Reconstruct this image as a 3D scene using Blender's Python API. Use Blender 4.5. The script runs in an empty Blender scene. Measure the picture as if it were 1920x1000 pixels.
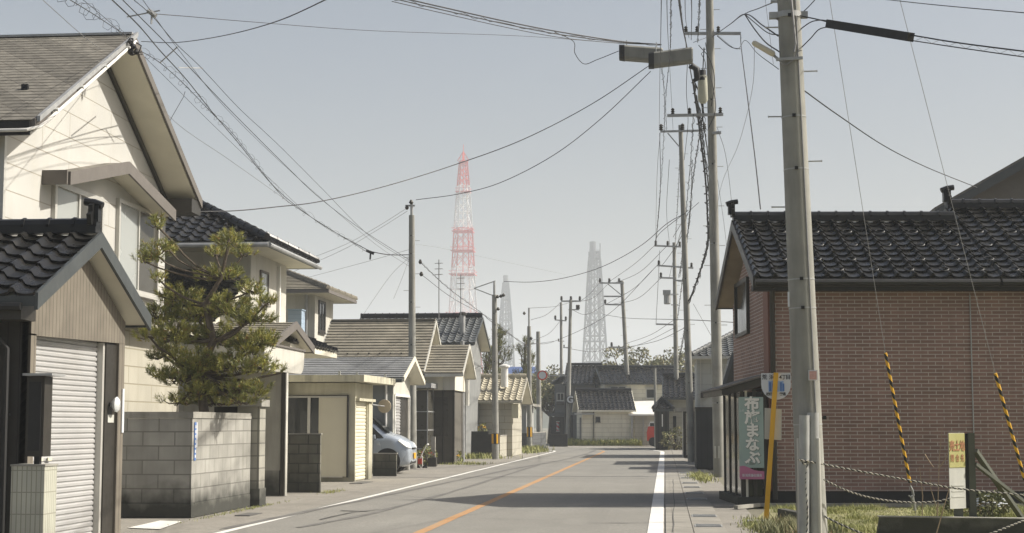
import bpy, math, random
from mathutils import Vector as V, Matrix
R = math.radians
random.seed(7)
scn = bpy.context.scene
col = scn.collection

# ---------------- camera, world, sun, exposure ----------------
FPX, EYE = 3000.0, 1.4
TH = math.atan(297 / FPX); YAW = R(5.43)
cam_d = bpy.data.cameras.new('Camera'); cam = bpy.data.objects.new('Camera', cam_d)
col.objects.link(cam); scn.camera = cam
cam_d.sensor_width = 36; cam_d.lens = FPX / 1920 * 36
cam_d.clip_start = 0.1; cam_d.clip_end = 9000
cam.location = (0, 0, EYE); cam.rotation_euler = (math.pi / 2 + TH, 0, YAW)

SUN_AZ, SUN_EL = R(80), R(42)          # azimuth clockwise from +Y (street direction)
w = bpy.data.worlds.new('World'); scn.world = w; w.use_nodes = True
wn = w.node_tree; bg = wn.nodes['Background']
sk = wn.nodes.new('ShaderNodeTexSky'); sk.sky_type = 'NISHITA'; sk.sun_disc = False
sk.sun_elevation = SUN_EL; sk.sun_rotation = SUN_AZ
sk.air_density = 1.0; sk.dust_density = 5.8; sk.ozone_density = 1.2; sk.altitude = 0
wn.links.new(sk.outputs[0], bg.inputs[0]); bg.inputs[1].default_value = 0.073
sd = bpy.data.lights.new('sun', 'SUN'); so = bpy.data.objects.new('sun', sd); col.objects.link(so)
sd.energy = 5.0; sd.angle = R(0.6); sd.color = (1.0, 0.945, 0.85)
sdir = V((math.sin(SUN_AZ) * math.cos(SUN_EL), math.cos(SUN_AZ) * math.cos(SUN_EL), math.sin(SUN_EL)))
so.rotation_euler = sdir.to_track_quat('Z', 'Y').to_euler(); so.location = (40, 30, 60)
scn.view_settings.view_transform = 'Standard'; scn.view_settings.look = 'None'
scn.view_settings.gamma = 1.0; scn.view_settings.exposure = 0.58
scn.cycles.volume_bounces = 1; scn.cycles.max_bounces = 6; scn.cycles.transparent_max_bounces = 8

# ---------------- helpers ----------------
def W(u, v, Y):
    """world point seen at photo pixel (u, v) on the cross-street plane at distance Y"""
    dx = (u - 960) / FPX; dy = (500 - v) / FPX; c, s = math.cos(TH), math.sin(TH)
    yf = c - dy * s; z = s + dy * c
    r = (dx * math.cos(YAW) - yf * math.sin(YAW), dx * math.sin(YAW) + yf * math.cos(YAW), z)
    t = Y / r[1]
    return V((r[0] * t, Y, EYE + r[2] * t))
def WX(u, Y): return W(u, 797, Y).x
def WZ(v, Y): return W(1000, v, Y).z

def tag(o, label=None, cat=None, group=None, kind=None):
    if label: o['label'] = label
    if cat: o['category'] = cat
    if group: o['group'] = group
    if kind: o['kind'] = kind
    return o
LOCALS = set()
def thing(name, label, cat, loc=(0, 0, 0), group=None, rz=None):
    o = bpy.data.objects.new(name, None); col.objects.link(o); o.location = loc
    o.empty_display_size = 0.3
    if rz is not None: o.rotation_euler.z = rz; LOCALS.add(o.name)
    return tag(o, label, cat, group)

class MB:
    def __init__(s): s.v = []; s.f = []
    def add(s, vs, fs):
        n = len(s.v); s.v += [tuple(p) for p in vs]; s.f += [tuple(i + n for i in f) for f in fs]; return s
    def box(s, x0, x1, y0, y1, z0, z1):
        vs = [(x, y, z) for z in (z0, z1) for y in (y0, y1) for x in (x0, x1)]
        return s.add(vs, [(0, 2, 3, 1), (4, 5, 7, 6), (0, 1, 5, 4), (2, 6, 7, 3), (0, 4, 6, 2), (1, 3, 7, 5)])
    def poly(s, pts): return s.add(pts, [tuple(range(len(pts)))])
    def prism(s, pts, d):
        d = V(d); pts = [V(p) for p in pts]; n = len(pts)
        nrm = V((0, 0, 0))
        for i in range(n): nrm += pts[i].cross(pts[(i + 1) % n])
        if nrm.dot(d) > 0: pts.reverse()
        vs = pts + [p + d for p in pts]
        fs = [tuple(range(n)), tuple(range(2 * n - 1, n - 1, -1))] + [(i, i + n, (i + 1) % n + n, (i + 1) % n) for i in range(n)]
        return s.add(vs, fs)
    def tube(s, pts, r, n=6, cap=True):
        pts = [V(p) for p in pts]; m = len(pts); rs = r if isinstance(r, (list, tuple)) else [r] * m
        vs = []; prev = None
        for i, p in enumerate(pts):
            t = (pts[min(i + 1, m - 1)] - pts[max(i - 1, 0)]).normalized()
            if prev is None:
                a = V((0, 0, 1)) if abs(t.z) < .9 else V((1, 0, 0)); x = t.cross(a).normalized()
            else: x = (prev - t * prev.dot(t)).normalized()
            prev = x; y = t.cross(x)
            for k in range(n):
                a = 2 * math.pi * k / n; vs.append(p + (x * math.cos(a) + y * math.sin(a)) * rs[i])
        fs = []
        for i in range(m - 1):
            for k in range(n):
                k2 = (k + 1) % n; fs.append((i * n + k, i * n + k2, (i + 1) * n + k2, (i + 1) * n + k))
        if cap: fs += [tuple(range(n - 1, -1, -1)), tuple((m - 1) * n + k for k in range(n))]
        return s.add(vs, fs)
    def bar(s, p, q, w, h=None, up=(0, 0, 1)):
        h = h or w; p = V(p); q = V(q); t = (q - p).normalized(); up = V(up)
        if abs(t.dot(up)) > .95: up = V((0, 1, 0))
        x = t.cross(up).normalized() * w / 2; y = x.cross(t).normalized() * h / 2
        vs = [p - x - y, p + x - y, p + x + y, p - x + y, q - x - y, q + x - y, q + x + y, q - x + y]
        return s.add(vs, [(0, 1, 2, 3), (7, 6, 5, 4), (0, 4, 5, 1), (1, 5, 6, 2), (2, 6, 7, 3), (3, 7, 4, 0)])
    def lathe(s, c, prof, n=16, axis='z'):
        vs = []; c = V(c)
        for r, h in prof:
            for k in range(n):
                a = 2 * math.pi * k / n; p = (r * math.cos(a), r * math.sin(a), h)
                if axis == 'x': p = (p[2], p[0], p[1])
                if axis == 'y': p = (p[0], -p[2], p[1])
                vs.append(c + V(p))
        m = len(prof); fs = [(i * n + k, i * n + (k + 1) % n, (i + 1) * n + (k + 1) % n, (i + 1) * n + k) for i in range(m - 1) for k in range(n)]
        fs += [tuple(range(n - 1, -1, -1)), tuple((m - 1) * n + k for k in range(n))]
        return s.add(vs, fs)
    def build(s, name, mat, parent=None, smooth=False):
        me = bpy.data.meshes.new(name); me.from_pydata(s.v, [], s.f); me.update()
        if smooth:
            me.polygons.foreach_set('use_smooth', [True] * len(me.polygons))
            try: me.set_sharp_from_angle(angle=R(40))
            except Exception: pass
        o = bpy.data.objects.new(name, me); me.materials.append(mat); col.objects.link(o)
        if parent:
            o.parent = parent
            if parent.type == 'EMPTY' and parent.name not in LOCALS: o.location = -parent.location
        return o
def part(name, mat, parent, *boxes):
    """one mesh object per box; returns the first"""
    out = None
    for b in boxes:
        o = MB().box(*b).build(name, mat, parent); out = out or o
    return out
def merged(name, mat, parent, *boxes):
    m = MB()
    for b in boxes: m.box(*b)
    return m.build(name, mat, parent)
def struct(name, mb, mat): return tag(mb.build(name, mat), kind='structure')

# ---------------- materials ----------------
def srgb(r, g, b):
    f = lambda c: (c / 255 / 12.92) if c / 255 <= .04045 else ((c / 255 + .055) / 1.055) ** 2.4
    return (f(r), f(g), f(b))
def mat(name, c, rough=.8, var=.12, scale=2.5, bump=0., bscale=30, metal=0., spec=.4, streak=0., streak_c=(.05, .05, .045),
        pattern=None, base_dirt=0., coat=0., stone=0., rvar=.14):
    m = bpy.data.materials.new(name); m.use_nodes = True; nt = m.node_tree; N = nt.nodes; Lk = nt.links
    p = N['Principled BSDF']; p.inputs['Roughness'].default_value = rough; p.inputs['Metallic'].default_value = metal
    p.inputs['Specular IOR Level'].default_value = spec; p.inputs['Coat Weight'].default_value = coat
    tc = N.new('ShaderNodeTexCoord'); ob = tc.outputs['Object']
    def noise(sc, det=5, vec=None, mp=None):
        n = N.new('ShaderNodeTexNoise'); n.inputs['Scale'].default_value = sc; n.inputs['Detail'].default_value = det
        v = vec or ob
        if mp:
            q = N.new('ShaderNodeMapping'); q.inputs['Scale'].default_value = mp; Lk.new(v, q.inputs[0]); v = q.outputs[0]
        Lk.new(v, n.inputs['Vector']); return n.outputs['Fac']
    def ramp(x, a, b):
        r = N.new('ShaderNodeMapRange'); r.inputs[1].default_value = a; r.inputs[2].default_value = b; Lk.new(x, r.inputs[0]); return r.outputs[0]
    def mix(f, a, b):
        x = N.new('ShaderNodeMix'); x.data_type = 'RGBA'
        if hasattr(f, 'links') or not isinstance(f, (int, float)): Lk.new(f, x.inputs[0])
        else: x.inputs[0].default_value = f
        for k, q in ((6, a), (7, b)):
            if isinstance(q, tuple): x.inputs[k].default_value = (*q[:3], 1)
            else: Lk.new(q, x.inputs[k])
        return x.outputs[2]
    def mth(op, a, b=None):
        x = N.new('ShaderNodeMath'); x.operation = op
        for k, q in ((0, a), (1, b)):
            if q is None: continue
            if isinstance(q, (int, float)): x.inputs[k].default_value = q
            else: Lk.new(q, x.inputs[k])
        return x.outputs[0]
    cc = mix(ramp(noise(scale), .3, .7), tuple(k * (1 - var) for k in c), tuple(min(1, k * (1 + var)) for k in c))
    if stone:
        cc = mix(ramp(noise(22, 9), .38, .62), tuple(k * (1 - stone) for k in c), cc)
        cc = mix(mth('MULTIPLY', ramp(noise(1.0, 6, mp=(2.2, .07, 1)), .45, .75), .5), cc, tuple(k * (1 - stone * 1.3) for k in c))
        cc = mix(mth('MULTIPLY', ramp(noise(1.0, 5, mp=(1.1, .35, 1)), .55, .75), .35), cc, tuple(min(1, k * 1.25) for k in c))
    hgt = None
    if pattern:
        sx = N.new('ShaderNodeSeparateXYZ'); Lk.new(ob, sx.inputs[0])
        if pattern[0] == 'brick':            # ('brick', w, h, mortar, mcol, offset, colour jitter)
            _, bw, bh, mo, mc, off, jit = pattern
            cb = N.new('ShaderNodeCombineXYZ'); Lk.new(mth('ADD', sx.outputs[0], sx.outputs[1]), cb.inputs[0]); Lk.new(mth('ADD', sx.outputs[2], 11.0 if bh >= 10 else 0.0), cb.inputs[1])
            br = N.new('ShaderNodeTexBrick'); br.offset = off; br.inputs['Scale'].default_value = 1
            br.inputs['Brick Width'].default_value = bw; br.inputs['Row Height'].default_value = bh
            br.inputs['Mortar Size'].default_value = mo; br.inputs['Mortar Smooth'].default_value = .15
            br.inputs['Color1'].default_value = (1 - jit,) * 3 + (1,); br.inputs['Color2'].default_value = (1,) * 3 + (1,)
            br.inputs['Mortar'].default_value = (1, 1, 1, 1); Lk.new(cb.outputs[0], br.inputs['Vector'])
            x = N.new('ShaderNodeMix'); x.data_type = 'RGBA'; x.blend_type = 'MULTIPLY'; x.inputs[0].default_value = 1
            Lk.new(cc, x.inputs[6]); Lk.new(br.outputs['Color'], x.inputs[7])
            cc = mix(br.outputs['Fac'], x.outputs[2], tuple(mc)); hgt = mth('MULTIPLY', br.outputs['Fac'], -1.)
        if pattern[0] == 'groove':           # ('groove', axis, period, width fraction, groove colour)
            _, ax, per, wd, gc = pattern
            src = {'x': sx.outputs[0], 'y': sx.outputs[1], 'z': sx.outputs[2], 'h': mth('ADD', sx.outputs[0], sx.outputs[1])}[ax]
            fr = mth('FRACT', mth('ADD', mth('DIVIDE', src, per), 1000.3)); g = mth('LESS_THAN', fr, wd)
            cell = N.new('ShaderNodeTexWhiteNoise'); cell.noise_dimensions = '1D'; Lk.new(mth('FLOOR', mth('ADD', mth('DIVIDE', src, per), 1000.3)), cell.inputs['W'])
            cc = mix(mth('MULTIPLY', cell.outputs[0], .25), cc, tuple(k * .55 for k in c))
            cc = mix(g, cc, tuple(gc)); hgt = mth('MULTIPLY', g, -1.)
        if pattern[0] == 'spiral':
            gr = N.new('ShaderNodeTexGradient'); gr.gradient_type = 'RADIAL'; Lk.new(ob, gr.inputs[0])
            g = mth('LESS_THAN', mth('FRACT', mth('ADD', mth('DIVIDE', sx.outputs[2], pattern[1]), gr.outputs['Fac'])), .5)
            cc = mix(g, cc, pattern[2])
        if pattern[0] == 'leaf':             # clumps of another foliage colour
            cc = mix(ramp(noise(pattern[1], 3), .42, .62), cc, pattern[2])
            cc = mix(ramp(noise(pattern[1] * 2.7, 2), .58, .72), cc, pattern[3])
    if streak:
        cc = mix(mth('MULTIPLY', ramp(noise(1.0, 6, mp=(6, 6, .7)), .48, .78), streak), cc, streak_c)
        cc = mix(mth('MULTIPLY', ramp(noise(.8, 7), .5, .8), streak * .8), cc, streak_c)
    if base_dirt:
        s2 = N.new('ShaderNodeSeparateXYZ'); Lk.new(ob, s2.inputs[0])
        z = mth('ADD', s2.outputs[2], mth('MULTIPLY', noise(3.5, 5), .55))
        cc = mix(mth('MULTIPLY', ramp(z, .82, .42), base_dirt), cc, (.035, .036, .03))
    Lk.new(cc, p.inputs['Base Color'])
    if bump or hgt is not None:
        b = N.new('ShaderNodeBump'); b.inputs['Strength'].default_value = .6 if not bump else min(1, bump)
        b.inputs['Distance'].default_value = .008
        h = noise(bscale, 4)
        if hgt is not None: h = mth('ADD', hgt, mth('MULTIPLY', h, .25 if bump else .05))
        Lk.new(h, b.inputs['Height']); Lk.new(b.outputs[0], p.inputs['Normal'])
    # roughness variation
    rr = ramp(noise(scale * 3, 3), .2, .8); x = mth('ADD', mth('MULTIPLY', rr, rvar), rough - rvar / 2); Lk.new(x, p.inputs['Roughness'])
    return m
M = {}
M['asphalt'] = mat('asphalt', (.23, .222, .198), .9, .11, .35, .45, 120, stone=.2, streak=.4, streak_c=(.15, .146, .13))
M['side'] = mat('side_asphalt', (.265, .248, .215), .92, .16, .9, .5, 90, stone=.2, streak=.6, streak_c=(.14, .13, .11))
M['ground'] = mat('ground', (.16, .15, .11), .95, .25, .4, .6, 40)
M['gutter'] = mat('gutter_concrete', (.27, .255, .22), .9, .15, 1.5, .4, 70, pattern=('brick', .9, 50., .012, (.12, .115, .1), 0, .12), streak=.4, streak_c=(.15, .14, .12))
M['white_line'] = mat('white_road_paint', (.66, .65, .61), .8, .06, 3, .2, 120, streak=.3, streak_c=(.35, .34, .31))
M['orange_line'] = mat('orange_road_paint', (.46, .25, .105), .85, .15, 5, .2, 120, stone=.2, streak=.95, streak_c=(.28, .235, .17))
M['tyre'] = mat('tyre_mark', (.135, .13, .12), .9, .2, 2, .3, 120)
M['patch'] = mat('tar_and_shadow', (.1, .097, .09), .8, .2, 3)  # tar of cracks and patches, also the colour of a painted wire shadow
M['conc'] = mat('pole_concrete', (.27, .268, .24), .85, .16, 2.5, .3, 60, streak=.6, streak_c=(.13, .127, .112))
M['conc_wall'] = mat('wall_concrete', (.26, .255, .22), .9, .18, 2, .5, 50, streak=.6, streak_c=(.12, .115, .095), base_dirt=.95)
M['block'] = mat('block_wall', (.34, .333, .3), .9, .16, 2.2, .7, 60, pattern=('brick', .5, .216, .010, (.19, .185, .165), .5, .24), streak=.4, streak_c=(.16, .155, .13), base_dirt=1.0)
M['block_dark'] = mat('old_block_wall', (.17, .165, .13), .92, .25, 2, .7, 60, pattern=('brick', .4, .2, .012, (.07, .068, .06), .5, .25), streak=.8, streak_c=(.06, .058, .045), base_dirt=.8)
M['cap'] = mat('wall_cap', (.3, .29, .255), .9, .18, 3, .5, 60, streak=.6, streak_c=(.13, .125, .105))
M['siding'] = mat('cream_siding', (.455, .45, .422), .75, .07, 1.2, 0, pattern=('brick', 3.03, .4, .009, (.3, .28, .235), .37, .05), streak=.22, streak_c=(.42, .39, .31))
M['cream'] = mat('cream_render', (.49, .48, .43), .85, .1, 1.5, .35, 50, streak=.35, streak_c=(.3, .275, .2), base_dirt=.35)
M['cream2'] = mat('yellowish_concrete', (.48, .46, .355), .85, .12, 1.5, .4, 40, streak=.6, streak_c=(.28, .25, .15), base_dirt=.5)
M['beige'] = mat('beige_wall', (.4, .38, .315), .85, .09, 1.5, .3, 50, pattern=('brick', 2.5, .3, .012, (.25, .23, .17), .5, .06), streak=.35, streak_c=(.25, .23, .17))
M['soffit'] = mat('soffit_board', (.64, .61, .5), .8, .06, 2, 0)
M['greyfascia'] = mat('taupe_fascia', (.13, .118, .105), .65, .08, 3)
M['bluegrey'] = mat('slate_paint', (.055, .062, .063), .5, .12, 3, streak=.3)
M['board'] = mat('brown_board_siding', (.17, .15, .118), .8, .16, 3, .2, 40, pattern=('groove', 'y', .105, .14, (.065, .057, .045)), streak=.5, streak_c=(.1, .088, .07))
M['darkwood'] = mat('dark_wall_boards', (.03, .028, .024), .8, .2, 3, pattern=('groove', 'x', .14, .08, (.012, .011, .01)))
M['shutter'] = mat('steel_shutter', (.39, .388, .38), .45, .06, 2, metal=.1, streak=.18, streak_c=(.33, .31, .28))
M['creamshutter'] = mat('cream_shutter', (.6, .57, .44), .6, .05, 2, streak=.2, streak_c=(.4, .36, .25))
M['metal'] = mat('galvanised_steel', (.36, .365, .36), .5, .12, 6, metal=.35, streak=.2)
M['alu'] = mat('aluminium_frame', (.5, .49, .45), .45, .06, 4, metal=.3)
M['bronze'] = mat('bronze_frame', (.045, .041, .034), .45, .12, 4, metal=.3)
M['white'] = mat('white_paint', (.7, .69, .65), .5, .05, 3, streak=.1)
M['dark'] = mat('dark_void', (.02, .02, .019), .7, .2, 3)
M['black'] = mat('black_rubber', (.014, .014, .014), .55, .2, 5)
M['wire'] = mat('wire_sheath', (.03, .03, .032), .6, .1, 5)
M['greywire'] = mat('steel_wire', (.24, .24, .24), .5, .1, 5, metal=.4)
M['tile'] = mat('black_glazed_tile', (.011, .0105, .0095), .3, .5, 1.3, 0, spec=.42, rvar=.3, streak=.35, streak_c=(.035, .033, .027))
M['tile_grey'] = mat('weathered_grey_tile', (.085, .09, .09), .42, .3, 5, spec=.5)
M['tile_tan'] = mat('tan_tile', (.36, .33, .25), .7, .2, 4)
M['ridge'] = mat('ridge_tile', (.014, .014, .014), .35, .3, 4, spec=.35)
M['shingle'] = mat('grey_shingle', (.18, .168, .142), .9, .28, 7, .5, 60, pattern=('brick', .38, 60., .008, (.1, .09, .075), .5, .3), streak=.25, streak_c=(.1, .09, .075))
M['slate_brown'] = mat('brown_slate', (.22, .2, .155), .85, .18, 2, .4, 40, pattern=('brick', .9, 60., .006, (.12, .11, .09), .5, .22), streak=.35, streak_c=(.11, .105, .085))
M['slate_grey'] = mat('grey_slate', (.22, .225, .225), .7, .15, 2, .3, 40, pattern=('brick', .9, 60., .006, (.13, .13, .13), .5, .2), streak=.3, streak_c=(.12, .125, .12))
M['brick'] = mat('brick_tile', (.265, .16, .13), .8, .14, 1.1, .3, 60, pattern=('brick', .256, .0645, .0075, (.41, .365, .325), .5, .25), streak=.3, streak_c=(.17, .11, .09))
M['glass'] = mat('window_glass', (.03, .033, .032), .1, .1, 1, spec=.4)
M['curtain'] = mat('pale_blind', (.32, .335, .32), .25, .05, .7, spec=.5)
M['frost'] = mat('frosted_glass', (.06, .056, .045), .3, .08, 1, spec=.35)
M['yellow'] = mat('yellow_paint', (.68, .37, .02), .5, .08, 3, streak=.2, streak_c=(.32, .2, .06))
M['tubeyb'] = mat('yellow_black_guard', (.72, .4, .03), .45, .08, 6, pattern=('spiral', .19, (.018, .018, .018)))
M['redpaint'] = mat('red_lattice_paint', (.6, .045, .03), .6, .05, .1)
M['whitepaint'] = mat('white_lattice_paint', (.72, .72, .7), .6, .05, .1)
M['greylat'] = mat('grey_lattice_steel', (.07, .073, .077), .6, .1, .1)
M['bluetank'] = mat('pale_blue_plastic', (.33, .42, .52), .5, .05, 2, pattern=('groove', 'z', .11, .12, (.25, .33, .42)))
M['bark'] = mat('pine_bark', (.1, .08, .06), .95, .3, 8, .8, 40)
M['needle'] = mat('pine_needles', (.15, .165, .045), .5, .35, 6, spec=.4, pattern=('leaf', 5, (.36, .35, .08), (.34, .2, .06)))
M['needle_far'] = mat('far_pine_needles', (.14, .15, .06), .7, .3, 1.5, pattern=('leaf', .9, (.2, .2, .08), (.24, .17, .08)))
M['leaf'] = mat('bush_leaves', (.13, .14, .06), .7, .3, 1.5, pattern=('leaf', 1.2, (.2, .18, .08), (.24, .15, .07)))
M['grass'] = mat('grass_blades', (.2, .22, .06), .7, .25, 2, pattern=('leaf', 1.5, (.3, .3, .1), (.42, .37, .18)))
M['soil'] = mat('grassy_soil', (.21, .2, .1), .95, .3, 3, .8, 30)
M['drystem'] = mat('dry_stem', (.32, .24, .16), .9, .15, 8)
M['red'] = mat('red_enamel', (.5, .05, .03), .4, .08, 4)
M['blue'] = mat('blue_print', (.08, .17, .42), .5, .06, 4)
M['ink'] = mat('black_print', (.03, .03, .035), .6, .1, 4)
M['signwhite'] = mat('sign_white', (.56, .58, .6), .5, .04, 3, streak=.1)
M['teal'] = mat('banner_teal', (.27, .35, .325), .6, .04, 3)
M['pink'] = mat('banner_pink', (.42, .14, .24), .6, .04, 3)
M['signyellow'] = mat('faded_yellow', (.33, .31, .11), .6, .1, 3, streak=.3, streak_c=(.5, .48, .25))
M['signgrey'] = mat('faded_white_panel', (.45, .45, .41), .6, .1, 3, streak=.5, streak_c=(.3, .3, .27))
M['fadedred'] = mat('faded_red_print', (.33, .15, .07), .6, .15, 6)
M['greenwood'] = mat('weathered_green_timber', (.085, .09, .07), .8, .15, 4)
M['carpaint'] = mat('pale_blue_car_paint', (.46, .51, .57), .28, .03, .3, metal=.3, spec=.6, coat=.5)
M['lamp'] = mat('headlamp_lens', (.6, .62, .62), .12, .05, 6, spec=.8)
M['ropew'] = mat('white_rope', (.38, .36, .31), .9, .15, 9)
M['ropeb'] = mat('black_rope', (.03, .03, .03), .9, .1, 9)
M['mirror'] = mat('mirror_back', (.55, .47, .34), .45, .06, 6)

# ---------------- roof surfaces ----------------
def slope_surface(mb, O, ux, us, L, S, kind, clip=None):
    """O: ridge-side corner, ux: unit along the ridge, us: unit down the slope; clip(s)->(x0,x1)"""
    O = V(O); ux = V(ux).normalized(); us = V(us).normalized(); n = ux.cross(us)
    if n.z < 0: n = -n
    if kind == 'tile': pc, co, th, amp, spc = .31, .285, .034, .06, 9
    elif kind == 'tilefar': pc, co, th, amp, spc = .3, .3, .03, .06, 5
    elif kind == 'shingle': pc, co, th, amp, spc = 2., .16, .007, 0, 1
    elif kind == 'slate': pc, co, th, amp, spc = 2., .2, .035, 0, 1
    elif kind == 'slatethin': pc, co, th, amp, spc = 2., .2, .02, 0, 1
    rows = max(1, round(S / co)); co = S / rows
    ncol = max(1, round(L / pc)); ns = ncol * spc
    def h(t):
        t = t % 1.0
        if amp == 0: return 0
        if t < .3: return amp * math.sin(math.pi * t / .3) ** .8
        q = (t - .3) / .7; return -amp * .35 * math.sin(math.pi * q)
    for j in range(rows):
        jit = [random.uniform(-.006, .006) if amp else 0 for _ in range(ncol + 2)]; s0, s1 = j * co, (j + 1) * co
        a, b = clip((s0 + s1) / 2) if clip else (0, L)
        xs = [L * i / ns for i in range(ns + 1)]; xs = [a] + [x for x in xs if a + .01 < x < b - .01] + [b]
        if b - a < .02: continue
        vs = []
        for x in xs:
            hh = h(x / L * ncol); wob = jit[int(x / L * ncol)]
            base = O + ux * x
            # scalloped lower edge
            e = (.018 if hh > 0 else 0) if amp else 0
            vs += [base + us * max(0, s0 - .02) + n * hh, base + us * (s0 + s1) / 2 + n * (hh + th * .5), base + us * (s1 - e) + n * (hh + th + wob), base + us * (s1 - e - .004) + n * (hh * .6 - .012)]
        fs = []
        for i in range(len(xs) - 1):
            for k in range(3): fs.append((4 * i + k, 4 * i + k + 1, 4 * i + 5 + k, 4 * i + 4 + k))
        mb.add(vs, fs)
def ridge_caps(mb, p, q, r=.09, base=.12, seg=.32):
    p = V(p); q = V(q); L = (q - p).length; n = max(1, round(L / seg)); t = (q - p) / n
    up = V((0, 0, 1))
    mb.bar(p + up * base * .35, q + up * base * .35, r * 2.4, base * .7); mb.bar(p + up * base * .75, q + up * base * .75, r * 1.9, base * .5)
    for i in range(n):
        a = p + t * i + up * base * 1.0; b = p + t * (i + 1) + up * base * 1.0
        mb.tube([a, a + (b - a) * .12, a + (b - a) * .13, b], [r * 1.12, r * 1.12, r * .95, r * .95], 8)
def ornament(mb, p, dx=1, k=1.):
    p = V(p)
    mb.prism([p + V((0, a, b)) * k for a, b in ((-.16, -.1), (-.2, .05), (-.12, .1), (-.13, .2), (0, .26), (.13, .2), (.12, .1), (.2, .05), (.16, -.1))], (.07 * dx * k, 0, 0))
    mb.box(*sorted((p.x - .02 * dx * k, p.x + .14 * dx * k)), p.y - .07 * k, p.y + .07 * k, p.z - .05 * k, p.z + .2 * k); mb.tube([p + V((-.1 * dx, 0, .27)) * k, p + V((.05 * dx, 0, .25)) * k, p + V((.18 * dx, 0, .2)) * k], .06 * k, 8)
def gable_roof(root, x0, x1, yc, half, zr, ze, kind, m, deck=None, fascia=None, rake_w=.2, th=.09, half2=None, ze2=None, caps=True, orn=False, gutter=None, ridge_m=None, capr=.09, name='roof'):
    """ridge along X at y=yc from x0 to x1; the near slope falls to y=yc-half"""
    deck = deck or M['soffit']; half2 = half2 or half; ze2 = ze if ze2 is None else ze2
    top = MB()
    for sgn, hf, z in ((-1, half, ze), (1, half2, ze2)):
        S = math.hypot(hf, zr - z); slope_surface(top, (x0, yc, zr), (1, 0, 0), (0, sgn * hf, z - zr), x1 - x0, S, kind)
    ro = top.build(name, m, root, smooth=kind.startswith('tile'))
    d = MB()
    for sgn, hf, z in ((-1, half, ze), (1, half2, ze2)):
        d.prism([(x0 + .02, yc, zr - .02), (x0 + .02, yc + sgn * hf * .99, z - .02), (x0 + .02, yc + sgn * hf * .99, z - .02 - th), (x0 + .02, yc, zr - .02 - th)], (x1 - x0 - .04, 0, 0))
    d.build('soffit', deck, ro)
    if fascia:
        f = MB()
        for xx in (x1 - .01, x0 - .03):
            for sgn, hf, z in ((-1, half, ze), (1, half2, ze2)):
                f.prism([(xx, yc, zr + .02), (xx, yc + sgn * hf * 1.0, z + .02), (xx, yc + sgn * hf * 1.0, z + .02 - rake_w), (xx, yc, zr + .02 - rake_w)], (.04, 0, 0))
        for sgn, hf, z in ((-1, half, ze), (1, half2, ze2)):
            f.box(x0, x1 - .012, yc + sgn * hf - .02 - .02 * sgn, yc + sgn * hf + .02 - .02 * sgn, z - .04 - th, z - .015)
        f.build('bargeboard', fascia, ro)
    if caps:
        c = MB(); ridge_caps(c, (x0, yc, zr + .0), (x1 - .02, yc, zr + .0), capr, capr * 1.3)
        if orn: ornament(c, (x1 - .02, yc, zr + .16))
        c.build('ridge_cap', ridge_m or m, ro, smooth=True)
    if gutter:
        g = MB(); gy = yc - half - .07; g.tube([(x0, gy, ze - .09), (x1 - .03, gy, ze - .09)], .055, 8)
        k = x0 + .3
        while k < x1: g.bar((k, gy, ze - .03), (k, gy + .1, ze - .03), .015); k += .6
        g.build('gutter', gutter, ro, smooth=True)
    return ro
def hip_roof(root, x0, x1, y0, y1, ze, zr, kind, m, deck=None, fascia=None, capm=None, th=.12, capr=.08):
    deck = deck or M['soffit']; yc = (y0 + y1) / 2; hy = (y1 - y0) / 2
    hip = min(hy, (x1 - x0) / 2 - .05); top = MB(); S = math.hypot(hy, zr - ze); S2 = math.hypot(hip, zr - ze)
    L = x1 - x0
    for sgn in (-1, 1):
        slope_surface(top, (x0, yc, zr), (1, 0, 0), (0, sgn * hy, ze - zr), L, S, kind, lambda s: (hip * (1 - s / S), L - hip * (1 - s / S)))
    for xe, sgn in ((x1 - hip, 1), (x0 + hip, -1)):
        slope_surface(top, (xe, y0, zr), (0, 1, 0), (sgn * hip, 0, ze - zr), y1 - y0, S2, kind, lambda s: (hy * (1 - s / S2), 2 * hy - hy * (1 - s / S2)))
    ro = top.build('roof', m, root, smooth=kind.startswith('tile'))
    d = MB(); d.box(x0 + .03, x1 - .03, y0 + .03, y1 - .03, ze - th, ze - .03); d.build('soffit', deck, ro)
    if fascia:
        f = MB(); a = .025
        for b in ((x0, x1, y0 - a, y0 + a), (x0, x1, y1 - a, y1 + a), (x0 - a, x0 + a, y0 + a, y1 - a), (x1 - a, x1 + a, y0 + a, y1 - a)): f.box(*b, ze - th - .01, ze - .012)
        f.build('fascia', fascia, ro)
    c = MB(); A = V((x1 - hip, yc, zr)); B = V((x0 + hip, yc, zr))
    for p, q in ((B, A), (A, V((x1, y0, ze + .02))), (A, V((x1, y1, ze + .02))), (B, V((x0, y0, ze + .02))), (B, V((x0, y1, ze + .02)))): ridge_caps(c, p, q, capr, capr)
    c.build('ridge_cap', capm or m, ro, smooth=True)
    return ro
def pent_wall(root, x0, x1, y0, y1, ze, zr, m, z0=0, name='wall'):
    mb = MB(); yc = (y0 + y1) / 2
    mb.prism([(x0, y0, z0), (x0, y1, z0), (x0, y1, ze), (x0, yc, zr), (x0, y0, ze)], (x1 - x0, 0, 0))
    return mb.build(name, m, root)
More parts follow.
